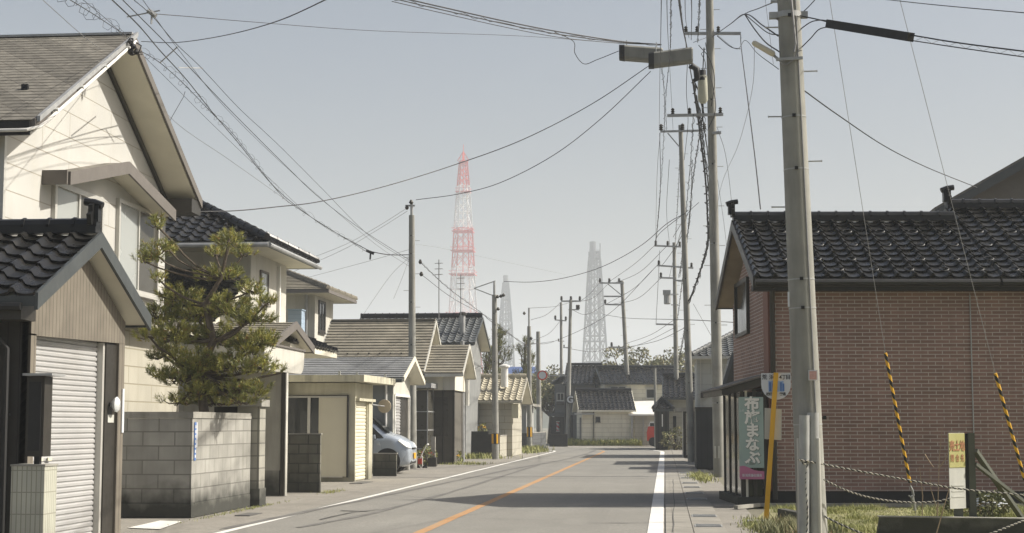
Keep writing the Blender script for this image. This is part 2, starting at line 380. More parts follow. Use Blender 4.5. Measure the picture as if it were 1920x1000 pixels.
def window(root, face, a0, a1, pos, z0, z1, fm=None, gm=None, mull=1, out=.05, fw=.05, name='window', sill=True, hood=False):
    """face 'x': on a wall plane x=pos facing +x, spans y a0..a1; face 'y': plane y=pos facing -y, spans x a0..a1"""
    fm = fm or M['alu']; gm = gm or M['glass']; f = MB(); g = MB()
    def bx(mb, p, q, z, zz, d0, d1):
        if face == 'x': mb.box(pos + d0, pos + d1, p, q, z, zz)
        else: mb.box(p, q, pos - d1, pos - d0, z, zz)
    bx(f, a0, a1, z1 - fw, z1, .002, out); bx(f, a0, a1, z0, z0 + fw, .002, out)
    bx(f, a0, a0 + fw, z0 + fw, z1 - fw, .002, out); bx(f, a1 - fw, a1, z0 + fw, z1 - fw, .002, out)
    for i in range(mull):
        c = a0 + (a1 - a0) * (i + 1) / (mull + 1); bx(f, c - fw * .4, c + fw * .4, z0 + fw, z1 - fw, .002, out * .8)
    if sill: bx(f, a0 - .04, a1 + .04, z0 - .04, z0, .002, out + .04)
    if hood: bx(f, a0 - .08, a1 + .08, z1 + .01, z1 + .06, .002, out + .18)
    o = f.build(name, fm, root); bx(g, a0 + fw, a1 - fw, z0 + fw, z1 - fw, .003, out * .4); g.build('pane', gm, o); return o
def shutter_mb(face, a0, a1, pos, z0, z1, pitch=.075, d=.022):
    mb = MB(); n = int((z1 - z0) / pitch); vs = []
    for i in range(n):
        for k, (f, dd) in enumerate(((0, 0), (.12, d * .3), (.3, d), (.75, d), (.93, d * .3))):
            z = z0 + (i + f) * (z1 - z0) / n
            for a in (a0, a1): vs.append((pos + dd, a, z) if face == 'x' else (a, pos - dd, z))
    for a in (a0, a1): vs.append((pos, a, z1) if face == 'x' else (a, pos, z1))
    m = len(vs) // 2; mb.add(vs, [(2 * i, 2 * i + 1, 2 * i + 3, 2 * i + 2) for i in range(m - 1)]); return mb

# ---------------- ground, road ----------------
g = MB(); g.poly([(-2500, -200, -.03), (2500, -200, -.03), (2500, 4500, -.03), (-2500, 4500, -.03)]); struct('ground', g, M['ground'])
# road surface: straight to ~85 m then bending left
def centre(s):   # returns point and normal-left along the road centre line X=-3
    if s < 84: return V((-3.0, s, 0)), V((-1, 0, 0))
    Rr = 24.; a = min((s - 84) / Rr, R(72)); ex = max(0, (s - 84) - Rr * R(72))
    c = V((-3.0 - Rr, 84, 0)); p = c + V((Rr * math.cos(a), Rr * math.sin(a), 0)); d = V((-math.sin(a), math.cos(a), 0))
    return p + d * ex, V((-math.cos(a), -math.sin(a), 0))
def ribbon(l0, l1, s0, s1, z, step=1.5, wob=0):
    mb = MB(); n = max(2, int((s1 - s0) / step)); vs = []
    for i in range(n + 1):
        p, nl = centre(s0 + (s1 - s0) * i / n); o = random.uniform(-wob, wob)
        for l in (l0, l1): q = p + nl * (l + o); vs.append((q.x, q.y, z))
    mb.add(vs, [(2 * i + 1, 2 * i, 2 * i + 2, 2 * i + 3) for i in range(n)]); return mb
g = MB(); g.poly([(-9.6, -10, -.01), (1.35, -10, -.01), (1.35, 120, -.01), (-45, 120, -.01), (-45, 100, -.01), (-9.6, 92, -.01)]); struct('pavement', g, M['side'])
struct('road', ribbon(2.95, -2.95, -10, 150, 0.0), M['asphalt'])
m = ribbon(2.72, 2.84, 5, 150, .004, 1.2, .008); struct('road_edge_line', m, M['white_line'])
m = ribbon(-2.76, -2.97, 5, 99, .008); struct('road_edge_line', m, M['white_line'])
m = ribbon(.12, .28 - .01, 5, 88, .004, 1, .006); struct('road_centre_line', m, M['orange_line'])
# gutter slabs with gratings
g = MB(); g.box(.37, .8, -5, 100, -.05, .012); struct('gutter_cover', g, M['gutter'])
g = MB(); g.box(.0, .1, -5, 100, -.05, .006); g.box(.1, .36, -5, 100, -.05, .009); struct('kerb_strip', g, M['gutter'])
grate_pos = [22.5, 30.6, 33.2, 36.3, 38.9, 42.6, 47, 24.9]
proto = None
def grating(x, y, idx):
    m = MB(); m.box(x - .19, x + .19, y - .24, y + .24, .012, .018)
    for i in range(7):
        yy = y - .21 + i * .07; m.box(x - .17, x + .17, yy - .012, yy + .012, .018, .026)
    return m
for i, y in enumerate(grate_pos):
    d = ['nearest grating in the gutter slabs, by the bus stop', 'grating in the gutter slabs in front of the doorway shadow', 'grating just beyond the long shadow across the road', 'grating in the gutter, fourth from the nearest', 'grating in the gutter slabs near the tall pole', 'grating in the gutter beside the foot of the tall concrete pole', 'farthest grating in the gutter slabs by the black shed', 'second nearest grating in the gutter slabs'][i]
    tag(grating(.585, y, i).build('drain_grating', M['metal']), 'steel ' + d, 'grating', 'drain gratings along the right gutter')
def ground_strip(pts, w, z=.006, m='tyre', name='tyre_mark', wob=.0):
    mb = MB(); pts = [V((*p, 0)) for p in pts]
    fine = []
    for i in range(len(pts) - 1):
        for k in range(6): fine.append(pts[i].lerp(pts[i + 1], k / 6))
    fine.append(pts[-1]); vs = []
    for i, p in enumerate(fine):
        t = (fine[min(i + 1, len(fine) - 1)] - fine[max(0, i - 1)]).normalized(); nn = V((-t.y, t.x, 0)) * w / 2 * random.uniform(.6, 1.2)
        p = p + V((random.uniform(-wob, wob), random.uniform(-wob, wob), 0)); vs += [(p + nn).to_tuple()[:2] + (z,), (p - nn).to_tuple()[:2] + (z,)]
    mb.add(vs, [(2 * i + 1, 2 * i, 2 * i + 2, 2 * i + 3) for i in range(len(fine) - 1)]); return struct(name, mb, M[m])
def G(u, v): 
    Y = EYE * FPX / (v - 797) * 1.0; p = W(u, v, 30); d = p - V((0, 0, EYE)); t = EYE / -d.z; return (d.x * t, d.y * t)
for pts, wd in (([G(420, 992), G(560, 963), G(720, 930), G(850, 903), G(960, 880), G(1060, 862), G(1105, 850), G(1118, 843)], .16),
                ([G(560, 990), G(700, 963), G(840, 925), G(930, 897), G(1010, 872)], .13)):
    ground_strip(pts, wd, wob=.02)
ground_strip([G(600, 975), G(660, 962), G(712, 956)], .05, .01, 'patch', 'crack_and_wire_shadow', .02)
ground_strip([G(900, 897), G(1050, 897.5), G(1258, 898)], .05, .01, 'patch', 'crack_and_wire_shadow', .03)  # cast shadow of an overhead wire, painted as a thin dark strip
ground_strip([G(1100, 981), G(1180, 982)], .03, .01, 'patch', 'crack_and_wire_shadow', .02)
ground_strip([G(905, 973), G(1010, 976), G(1060, 974)], .02, .01, 'patch', 'crack_and_wire_shadow', .03)
ground_strip([G(1262, 1000), G(1264, 935), G(1262, 900)], .015, .014, 'patch', 'crack_and_wire_shadow', .01)
ground_strip([G(640, 958), G(690, 960)], .12, .008, 'patch', 'road_patch', .03)
g = MB(); a = [G(240, 990), G(300, 992.5), G(341, 978), G(300, 976.5)]; g.poly([(p[0], p[1], .002) for p in a]); struct('road_stop_line', g, M['white_line'])
for (u0, v0, u1, v1) in ((440, 962, 492, 967), (655, 903, 700, 907)):
    g = MB(); p, q = G(u0, v1), G(u1, v0); g.box(min(p[0], q[0]), max(p[0], q[0]), min(p[1], q[1]), max(p[1], q[1]), -.01, .004); struct('pavement_patch', g, M['patch'])

# ---------------- garage, near left ----------------
gr = thing('garage', 'near left garage with glossy black tiled roof, brown board gable and steel shutter', 'garage', (-8.6, 18.9, 0))
X = -7.05
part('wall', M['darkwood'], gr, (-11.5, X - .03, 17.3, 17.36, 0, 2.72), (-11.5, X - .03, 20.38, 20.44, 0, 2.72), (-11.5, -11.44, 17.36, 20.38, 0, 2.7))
gw = MB(); gw.prism([(X - .1, 17.3, 2.40), (X - .1, 20.44, 2.46), (X - .1, 20.44, 2.74), (X - .1, 18.87, 3.5), (X - .1, 17.3, 2.74)], (.1, 0, 0))
gw.box(X - .1, X, 17.3, 17.46, 0, 2.42); gw.box(X - .1, X, 20.22, 20.44, 0, 2.46); gw.build('gable_wall', M['board'], gr)
part('door_frame', M['bronze'], gr, (X - .12, X - .03, 19.83, 20.219, 0, 2.44), (X - .1, X - .02, 17.461, 17.5, 0, 2.4))
sh = shutter_mb('x', 17.5, 19.76, X - .14, 0, 2.45, .064, .018).build('shutter', M['shutter'], gr)
part('shutter_rail', M['alu'], sh, (X - .13, X - .05, 19.761, 19.829, 0, 2.44))
part('lift_handle', M['creamshutter'], sh, (X - .112, X - .095, 18.15, 18.27, .985, 1.02), (X - .112, X - .095, 17.9, 18.0, .985, 1.02))
m = MB(); m.lathe((X - .03, 20.02, 1.66), [(.02, 0), (.05, .03), (.095, .07), (.1, .09), (.07, .115), (.0, .125)], 18, 'x'); m.build('electric_meter', M['lamp'], gr, True)
part('meter_label', M['signgrey'], gr, (X - .029, X - .02, 19.92, 20.14, 1.43, 1.53))
part('name_plate', M['signwhite'], gr, (X + .002, X + .014, 20.36, 20.435, 1.3, 1.87))
ro = gable_roof(gr, -11.6, -6.83, 18.8, 1.95, 3.72, 2.82, 'tile', M['tile'], fascia=M['bluegrey'], rake_w=.19, orn=False, ridge_m=M['ridge'], capr=.085)
m = MB(); ornament(m, (-6.95, 18.8, 3.9), 1, .8); m.build('ridge_ornament', M['ridge'], ro, True)
part('eave_box', M['bronze'], ro, (-11.5, -7.0, 16.88, 17.3, 2.55, 2.74))
m = MB(); m.tube([(-7.42, 17.05, 2.55), (-7.42, 17.12, 2.42), (-7.3, 17.24, 2.25), (-7.3, 17.26, 0.0)], .032, 8); m.box(-7.34, -7.26, 17.26, 17.3, 1.5, 1.53); m.build('downpipe', M['black'], gr, True)
m = MB(); m.tube([(-8.2, 16.83, 2.69), (-6.98, 16.83, 2.69)], .045, 8); m.build('gutter', M['black'], gr, True)
yp = 16.5; xa, xb, zp = WX(24, yp), WX(86, yp), WZ(877, yp)
gp = thing('gate_post', 'low tiled gate post in front of the steel shutter at lower left', 'gate post', ((xa + xb) / 2, yp, 0))
part('post', mat('ribbed_tile', (.42, .42, .35), .7, .08, 3, .3, 40, pattern=('brick', .052, .23, .006, (.25, .25, .2), 0, .12), base_dirt=.2), gp, (xa, xb, yp, yp + .35, 0, zp))
part('post_cap', M['cap'], gp, (xa - .01, xb + .01, yp - .01, yp + .36, zp, zp + .02))
mbx = thing('mail_cabinet', 'tall dark cabinet with small roof standing on the tiled gate post', 'cabinet', ((xa + xb) / 2, yp + .1, zp + .02))
ca, cb_, cz0, cz1 = WX(50, yp), WX(83, yp), WZ(858, yp), WZ(703, yp)
part('body', M['bronze'], mbx, (ca, cb_, yp - .02, yp + .2, cz0, cz1)); part('roof', M['metal'], mbx, (ca - .03, cb_ + .1, yp - .08, yp + .3, cz1 + .005, cz1 + .03))
part('foot', M['black'], mbx, ((ca + cb_) / 2 - .03, (ca + cb_) / 2 + .03, yp + .06, yp + .12, zp + .02, cz0)); part('door', M['dark'], mbx, (ca + .03, cb_ - .03, yp - .033, yp - .021, cz0 + .06, cz1 - .06))

# ---------------- white sided two-storey house ----------------
h1 = thing('two_storey_house', 'cream sided two-storey house with grey shingle roof, tall gable facing the street', 'house', (-12, 25.9, 0))
X = -9.5
pent_wall(h1, -16, X, 22.1, 29.7, 5.72, 7.72, M['siding'])
ro = gable_roof(h1, -16.2, -8.9, 25.85, 4.15, 7.98, 5.72, 'shingle', M['shingle'], fascia=M['greyfascia'], rake_w=.17, th=.12, caps=False)
part('ridge_flashing', M['metal'], ro, (-16.2, -8.9, 25.78, 25.92, 7.97, 8.01))
m = MB(); m.prism([(-8.86, 25.85, 8.02), (-8.86, 21.72, 5.78), (-8.86, 21.72, 5.70), (-8.86, 25.85, 7.94)], (.05, 0, 0)); m.build('rake_flashing', M['metal'], ro)
m = MB(); m.tube([(-12, 21.62, 5.56), (-9.1, 21.62, 5.56), (-8.95, 21.6, 5.56), (-8.82, 21.72, 5.62), (-8.8, 21.9, 5.72), (-8.8, 25.7, 7.82)], .026, 8)
for i in range(4): y = 22.3 + i; m.tube([(-8.85, y, 5.93 + (y - 22.2) * .545), (-8.77, y, 5.93 + (y - 22.2) * .545)], .03, 6)
m.build('rain_pipe', M['white'], h1, True)
m = MB(); a_ = (X, 25.85, 7.72); 
for yy, zz in ((21.9, 5.58), (29.9, 5.52)): m.bar((X + .03, 25.85, 7.74), (X + .03, yy, zz), .05, .09)
m.build('soffit_trim', M['bronze'], ro)
part('eave_return', M['bronze'], ro, (-9.5, -8.9, 29.4, 29.98, 5.42, 5.68))
part('eave_board', M['black'], ro, (-16, -8.95, 21.67, 21.72, 5.5, 5.7))
part('corner_trim', M['alu'], h1, (-9.54, -9.47, 22.07, 22.15, 0, 5.6))
m = MB()
for i, (x, y) in enumerate(((-10.2, 23.3), (-10.35, 22.55), (-9.85, 22.55 - .4), (-9.6, 23.05), (-11.1, 23.05), (-12, 23.1), (-11.5, 22.4))):
    z = 7.98 - (25.85 - y) * (7.98 - 5.72) / 4.15; m.box(x - .05, x + .05, y - .03, y + .03, z - .02, z + .08)
m.build('snow_stop', M['black'], ro)
window(h1, 'x', 23.95, 26.15, X, 3.6, 5.22, mull=1, gm=M['curtain'], out=.07, fw=.09)
window(h1, 'x', 26.9, 29.15, X, 3.75, 5.34, mull=1, gm=M['curtain'], out=.07, fw=.07)
part('dim_pane', M['frost'], h1, (X + .03, X + .034, 25.12, 26.05, 3.7, 5.12), (X + .03, X + .034, 28.06, 29.07, 3.83, 5.26))
# little gabled canopy over the windows
cp = MB()
for a in (((23.6, 5.2), (26.3, 5.8)), ((26.3, 5.8), (28.95, 5.32))):
    (ya, za), (yb, zb) = a; cp.prism([(X, ya, za), (X, yb, zb), (X, yb, zb + .06), (X, ya, za + .06)], (.4, 0, 0))
c = cp.build('canopy', M['shingle'], h1)
cf = MB()
for a in (((23.6, 5.2), (26.3, 5.8)), ((26.3, 5.8), (28.95, 5.32))):
    (ya, za), (yb, zb) = a; cf.prism([(X + .4, ya, za - .13), (X + .4, yb, zb - .13), (X + .4, yb, zb + .08), (X + .4, ya, za + .08)], (.04, 0, 0))
cf.box(X, X + .4, 23.55, 23.599, 5.08, 5.3); cf.build('canopy_fascia', M['greyfascia'], c)
cs = MB()
for a in (((23.62, 5.18), (26.3, 5.78)), ((26.3, 5.78), (28.9, 5.3))):
    (ya, za), (yb, zb) = a; cs.prism([(X + .003, ya, za - .03), (X + .003, yb, zb - .03), (X + .003, yb, zb), (X + .003, ya, za)], (.39, 0, 0))
cs.build('canopy_soffit', M['soffit'], c)
# ground floor part nearer the street, seen between garage and pine
part('lower_wall', M['beige'], h1, (-12, -9.1, 24.9, 29.5, 0, 3.05)); part('lower_eave', M['soffit'], h1, (-12, -8.75, 24.6, 29.8, 3.06, 3.16))
part('lower_fascia', M['greyfascia'], h1, (-12, -8.7, 24.55, 29.85, 3.161, 3.27))
part('side_door', M['bronze'], h1, (-9.099, -9.06, 25.2, 26.1, .05, 2.1)); 
window(h1, 'y', -10.6, -9.3, 24.9, .9, 2.3, fm=M['bronze'], mull=1)
# window glimpsed under the big shutter gable
# ---------------- block wall and pine ----------------
bw = thing('block_wall', 'grey concrete block garden wall on the corner below the pine tree', 'wall', (-7.3, 24, 0))
Xw = -7.17
w1 = MB(); w1.box(-9.6, Xw, 23.94, 24.09, 0, 1.5); w1.box(Xw - .15, Xw, 24.091, 27.42, 0, 1.5); w1.build('blocks', M['block'], bw)
w1 = MB(); w1.box(-9.6, Xw + .015, 23.925, 24.105, 1.502, 1.6); w1.box(Xw - .165, Xw + .015, 24.107, 27.40, 1.502, 1.6); w1.build('coping', M['cap'], bw)
w1 = MB(); w1.box(-9.6, Xw + .012, 23.92, 24.09, 0, .2); w1.box(Xw, Xw + .012, 24.091, 27.4, 0, .21); w1.build('footing', M['conc_wall'], bw)
pl = part('address_plate', M['blue'], bw, (Xw + .003, Xw + .012, 24.03, 24.12, .86, 1.44)); part('plate_margin', M['signwhite'], pl, (Xw + .003, Xw + .011, 24.121, 24.19, 1.06, 1.44))
merged('plate_writing', M['signwhite'], pl, *[(Xw + .013, Xw + .016, 24.045, 24.1, .9 + i * .075, .945 + i * .075) for i in range(7)])
wp = thing('gate_pillar', 'taller block gate pillar with overhanging cap at the end of the block wall', 'pillar', (-7.15, 27.8, 0))
part('shaft', mat('pillar_block', (.34, .33, .28), .9, .15, 2, .6, 60, pattern=('brick', .6, .216, .012, (.17, .165, .145), 0, .15), streak=.4, streak_c=(.18, .17, .145), base_dirt=.8), wp, (-7.42, -7.02, 27.45, 27.85, .3, 1.72))
part('plinth', M['conc_wall'], wp, (-7.44, -7.0, 27.43, 27.87, 0, .3)); part('cap', M['cap'], wp, (-7.9, -6.97, 27.36, 27.94, 1.72, 1.84))
part('lintel', M['dark'], wp, (-7.85, -7.421, 27.5, 27.8, 1.45, 1.719))

# pine generator: tufts of needles on branches
def tuft(mb, p, ax, ln, n, wd, spread=.9):
    ax = ax.normalized(); a = V((0, 0, 1)) if abs(ax.z) < .9 else V((1, 0, 0)); x = ax.cross(a).normalized(); y = ax.cross(x)
    vs = []; fs = []
    for i in range(n):
        th = random.uniform(0, 6.283); f = random.random(); st = p + ax * ln * 1.3 * f
        d = (ax * random.uniform(.45, 1.0) + (x * math.cos(th) + y * math.sin(th)) * random.uniform(.3, spread)).normalized()
        sd_ = d.cross(V((random.uniform(-1, 1), random.uniform(-1, 1), random.uniform(-1, 1)))).normalized() * wd / 2
        k = len(vs); vs += [st - sd_, st + sd_, st + d * ln * random.uniform(.7, 1.1)]; fs.append((k, k + 1, k + 2))
    mb.add(vs, fs)
def limb(mb, p, q, r0, r1, sag=.1, n=5):
    p = V(p); q = V(q); L = (q - p).length; pts = []
    for i in range(n + 1):
        t = i / n; o = V((random.uniform(-1, 1), random.uniform(-1, 1), random.uniform(-.5, .5))) * L * .04 * (0 < i < n)
        pts.append(p.lerp(q, t) + V((0, 0, -sag * L * math.sin(math.pi * t))) + o)
    mb.tube(pts, [r0 + (r1 - r0) * i / n for i in range(n + 1)], 6); return pts
def in_ball():
    while True:
        p = V((random.uniform(-1, 1), random.uniform(-1, 1), random.uniform(-1, 1)))
        if p.length < 1: return p
def pine(root, trunk, blobs, dens, ln, nn, wd, m, barkm, twig=True, kmin=0):
    """trunk: list of (point, radius); blobs: (centre, rx, ry, rz)"""
    tb = MB(); tb.tube([t[0] for t in trunk], [t[1] for t in trunk], 9); fb = MB(); lb = MB()
    tp = [t[0] for t in trunk]
    for c, rx, ry, rz in blobs:
        k = min(range(kmin, len(tp) - 1), key=lambda i: abs(tp[i].z - (c.z - .25 * (tp[i] - c).xy.length - .1)))
        lb_p = limb(lb, tp[k], c, trunk[k][1] * .5, .012 + wd * .4, .08)
        n = int(dens * rx * ry * rz * 4.19) + 4
        for i in range(n):
            q = in_ball(); q = q * (.55 + .45 * random.random()) / max(.3, 1) if False else q
            p = c + V((q.x * rx, q.y * ry, q.z * rz)); ax = V((q.x * .7, q.y * .7, .75 + .4 * q.z)) + in_ball() * .35
            tuft(fb, p, ax, ln * random.uniform(.8, 1.2), nn, wd)
            if twig and i % 5 == 0: lb.tube([c + (p - c) * .1, c.lerp(p, .6) - V((0, 0, .02)), p + ax.normalized() * ln * .6], [.012, .008, .005], 4)
    t = tb.build('trunk', barkm, root, True); lb.build('branches', barkm, t, True); fb.build('crown', m, root)
px0 = W(385, 765, 25.4)
pt = thing('pine_tree', 'pruned garden pine with bushy yellow-green needles behind the block wall', 'tree', (px0.x, 25.4, 0))
tk = [(V((px0.x, 25.4, 0)), .1), (V((px0.x + .03, 25.4, 1.2)), .085), (W(375, 700, 25.4), .075), (W(400, 640, 25.4), .065), (W(385, 570, 25.4), .05), (W(415, 520, 25.4), .035), (W(432, 440, 25.4), .015)]
Bl = [(430, 455, 22, 22), (405, 478, 22, 9), (455, 478, 20, 9), (425, 520, 28, 16), (385, 522, 18, 12), (470, 545, 26, 14), (500, 570, 18, 12), (295, 425, 12, 16), (293, 478, 24, 22), (270, 490, 14, 8), (318, 470, 12, 10), (298, 525, 9, 12),
      (340, 560, 42, 20), (300, 596, 38, 22), (370, 590, 45, 24), (430, 580, 42, 24), (470, 600, 42, 18), (280, 632, 22, 16), (330, 630, 42, 28), (400, 635, 50, 30), (470, 650, 40, 28), (500, 640, 18, 22), (310, 668, 34, 18), (370, 680, 48, 24), (440, 690, 46, 24), (490, 690, 26, 20),
      (335, 712, 38, 18), (300, 705, 18, 12), (375, 700, 20, 24), (372, 738, 26, 22), (430, 735, 50, 18), (480, 735, 26, 14), (400, 757, 60, 10), (335, 756, 34, 8), (455, 756, 34, 8), (525, 700, 6, 6)]
k = 25.4 / 3000
pine(pt, tk, [(W(u, v, 25.5 + random.uniform(-.3, .45)), a * k * 1.02, .27, b * k * .84) for u, v, a, b in Bl], 1550, .09, 26, .0095, M['needle'], M['bark'], kmin=2)

# ---------------- second house: black tiled hip roof ----------------
h2 = thing('tiled_two_storey_house', 'two-storey house with black tiled hip roof behind the pine tree', 'house', (-12, 38, 0))
X = -9.5
part('upper_wall', M['cream'], h2, (-17, X, 36.1, 39.6, 0, 5.44))
ro = hip_roof(h2, -17.8, -8.85, 35.0, 40.3, 5.52, 6.85, 'tile', M['tile'], fascia=M['bluegrey'], capm=M['ridge'])
m = MB(); m.tube([(-17.8, 34.93, 5.42), (-8.8, 34.93, 5.42)], .055, 8); m.tube([(-8.78, 34.93, 5.42), (-8.78, 40.3, 5.42)], .055, 8); m.build('gutter', M['metal'], ro, True)
window(h2, 'y', -13.4, -11.9, 36.1, 4.2, 5.0, fm=M['bronze'], mull=1); window(h2, 'y', -11.8, -10.3, 36.1, 4.2, 5.0, fm=M['bronze'], mull=1)
window(h2, 'x', 36.9, 37.65, X, 4.25, 5.05, fm=M['greyfascia'], mull=0, gm=M['curtain'])
part('wall_pipe', M['white'], h2, (X, X + .08, 38.6, 38.7, 3.8, 5.3), (X, X + .1, 38.6, 39.1, 3.7, 3.85))
# lower roof toward camera with its ridge ornament
m = MB(); a = (36.0 - 33.2); S = math.hypot(a, 1.15); slope_surface(m, (-12.6, 36.05, 4.75), (1, 0, 0), (0, -a, -1.15), 3.1, S, 'tile'); lr = m.build('lower_roof', M['tile'], h2, True)
m = MB(); m.prism([(-12.6, 36.0, 4.7), (-12.6, 33.2, 3.55), (-12.6, 33.2, 3.4), (-12.6, 36.0, 4.5)], (3.1, 0, 0)); m.build('soffit', M['soffit'], lr)
m = MB(); ridge_caps(m, (-11.3, 36.0, 4.85), (-11.0, 33.3, 3.85), .09, .12); ornament(m, (-11.05, 33.3, 4.05)); m.build('ridge_cap', M['ridge'], lr, True)
part('lower_wall', M['cream'], h2, (-12.5, -9.6, 33.6, 36.09, 0, 3.5))
part('street_wall', M['cream'], h2, (-12.0, -9.35, 32.0, 38.4, 0, 2.95))
# street side eave strip of tiles
m = MB(); slope_surface(m, (-9.5, 33.6, 3.85), (0, 1, 0), (1.6, 0, -.68), 4.9, math.hypot(1.6, .68), 'tile'); er = m.build('eave_roof', M['tile'], h2, True)
m = MB(); m.prism([(-9.5, 33.6, 3.8), (-7.95, 33.6, 3.14), (-7.95, 33.6, 3.02), (-9.5, 33.6, 3.02)], (0, 4.9, 0)); m.build('soffit', M['soffit'], er)
# porch gable
gable_roof(h2, -9.4, -7.75, 33.2, 1.75, 3.56, 3.12, 'slatethin', M['slate_brown'], fascia=M['greyfascia'], rake_w=.17, th=.1, caps=False, name='porch_roof')
# rounded balcony front
pts = [(29.6, 2.92), (32.95, 2.92), (32.95, 2.78)] + [(32.95 - .33 * (1 - math.cos(a)), 2.78 - .33 * math.sin(a)) for a in [R(15 * i) for i in range(1, 7)]] + [(29.9, 2.43), (29.7, 2.5), (29.6, 2.65)]
m = MB(); m.prism([(-9.0, y, z) for y, z in pts], (1.5, 0, 0)); m.build('rounded_canopy', M['cream'], h2); part('canopy_trim', M['greyfascia'], h2, (-9.0, -7.47, 29.58, 32.97, 2.921, 2.96))
wg = part('wing_wall', mat('stained_render', (.36, .35, .3), .9, .12, 1.4, .4, 40, streak=.55, streak_c=(.2, .19, .16), base_dirt=.2), h2, (-9.6, -7.6, 31.4, 31.55, .5, 2.45)); part('wing_base', M['conc_wall'], wg, (-9.6, -7.62, 31.39, 31.56, 0, .5))
part('wing_post', M['bronze'], wg, (-7.6, -7.52, 31.38, 31.57, 0, 2.45)); part('wing_edge', M['cream'], wg, (-7.52, -7.5, 31.4, 31.56, 0, 2.45))
bt = thing('water_tank', 'pale blue ribbed water tank on the roof between two houses', 'tank', (-9.0, 41, 3.7))
p = W(540, 582, 41); q = W(565, 620, 41); part('body', M['bluetank'], bt, (p.x, q.x, 41, 41.4, q.z - .3, p.z)); part('lid', M['bluetank'], bt, (p.x - .02, q.x + .02, 40.98, 41.42, p.z, p.z + .03))
fb = thing('block_wall_stub', 'mossy block wall stub standing before the flat roofed garage', 'wall', (-7.5, 33, 0))
part('blocks', M['block_dark'], fb, (-8.1, -7.15, 33.0, 33.12, 0, 1.2)); part('coping', M['cap'], fb, (-8.1, -7.13, 32.99, 33.13, 1.201, 1.225))

# ---------------- third house ----------------
h3 = thing('grey_roofed_house', 'two-storey house with brown slate hip roof seen behind the blue tank', 'house', (-16, 62, 0))
part('wall', M['cream'], h3, (-21, -13.4, 60.6, 64.0, 0, 6.5))
hip_roof(h3, -22, -12.65, 59.5, 65.1, 6.52, 7.62, 'slate', M['slate_brown'], fascia=M['greyfascia'])
window(h3, 'x', 61.2, 62.4, -13.4, 5.0, 6.25, fm=M['bronze'], mull=1, fw=.1)
m = MB(); m.tube([(-13.72, 60.5, 6.45), (-13.72, 60.5, 0)], .06, 8); m.build('downpipe', M['metal'], h3, True)

# ---------------- cream flat garage ----------------
cg = thing('flat_roofed_garage', 'yellowish concrete garage with flat slab roof and narrow shutter', 'garage', (-9, 41, 0))
X = -7.7
part('wall', M['cream2'], cg, (-11.5, X, 39.6, 39.7, 2.14, 2.45), (-7.86, X, 39.6, 39.72, 0, 2.139), (-11.5, -7.861, 39.6, 39.7, 0, .12), (-7.82, X, 39.72, 41.9, 2.0, 2.449), (-7.82, X, 41.25, 41.9, 0, 1.999), (-11.4, X, 41.9, 42.0, 0, 2.449), (-11.5, -11.4, 39.7, 41.89, 0, 2.44))
m = MB(); m.prism([(-11.8, 39.25, 2.47), (-7.42, 39.25, 2.47), (-7.2, 40.2, 2.45), (-7.25, 42.9, 2.47), (-11.8, 42.9, 2.47)], (0, 0, .17)); m.build('roof_slab', mat('slab', (.5, .48, .37), .85, .1, 2, .5, 40, streak=.8, streak_c=(.25, .24, .19)), cg)
shutter_mb('x', 39.73, 41.25, X - .06, 0, 2.0, .09, .02).build('shutter', M['creamshutter'], cg)
part('shutter_box', M['cream2'], cg, (X + .002, X + .1, 39.65, 41.9, 2.0, 2.07))
part('pilaster', M['cream2'], cg, (X + .001, X + .03, 41.3, 41.75, 0, 1.995))
part('big_panel', mat('cream_panel', (.56, .53, .42), .6, .04, 1.5, streak=.15, streak_c=(.4, .37, .28)), cg, (-8.62, -7.90, 39.57, 39.599, .12, 2.08))
wd = part('glass_panel', M['glass'], cg, (-9.5, -8.625, 39.58, 39.598, .9, 2.08)); part('frame', M['alu'], wd, (-9.5, -7.9, 39.54, 39.569, 2.08, 2.12), (-8.9, -8.83, 39.54, 39.579, .9, 2.08), (-8.87, -8.0, 39.54, 39.569, .1, .12))
part('frame_dark', M['dark'], cg, (-7.9, -7.862, 39.53, 39.6, .1, 2.139), (-9.5, -7.9, 39.53, 39.6, 2.121, 2.139))
part('roof_bolt', M['metal'], cg, (-8.1, -8.05, 39.4, 39.45, 2.64, 2.74), (-7.4, -7.35, 42, 42.05, 2.64, 2.74), (-7.75, -7.7, 39.9, 39.95, 2.64, 2.72))
mi = thing('convex_mirror', 'round traffic mirror on an arm beside the flat roofed garage', 'mirror', (-7.5, 43.2, 1.8))
c = W(721, 762, 43.2); m = MB(); m.lathe(c, [(.1, 0), (.175, .004), (.185, .012), (.18, .02), (.1, .03), (.0, .034)], 24, 'y'); m.build('disc', M['mirror'], mi, True)
m = MB(); m.tube([c + V((0, .02, 0)), V((X, 41.8, c.z + .03))], .018, 6); m.build('arm', M['metal'], mi)
lb_ = thing('low_block_wall', 'low mossy block wall beside the parked car', 'wall', (-7.7, 43.8, 0))
part('blocks', M['block_dark'], lb_, (-8.0, -7.35, 43.75, 43.87, 0, .6)); part('coping', M['cap'], lb_, (-8.0, -7.33, 43.74, 43.88, .601, .63))

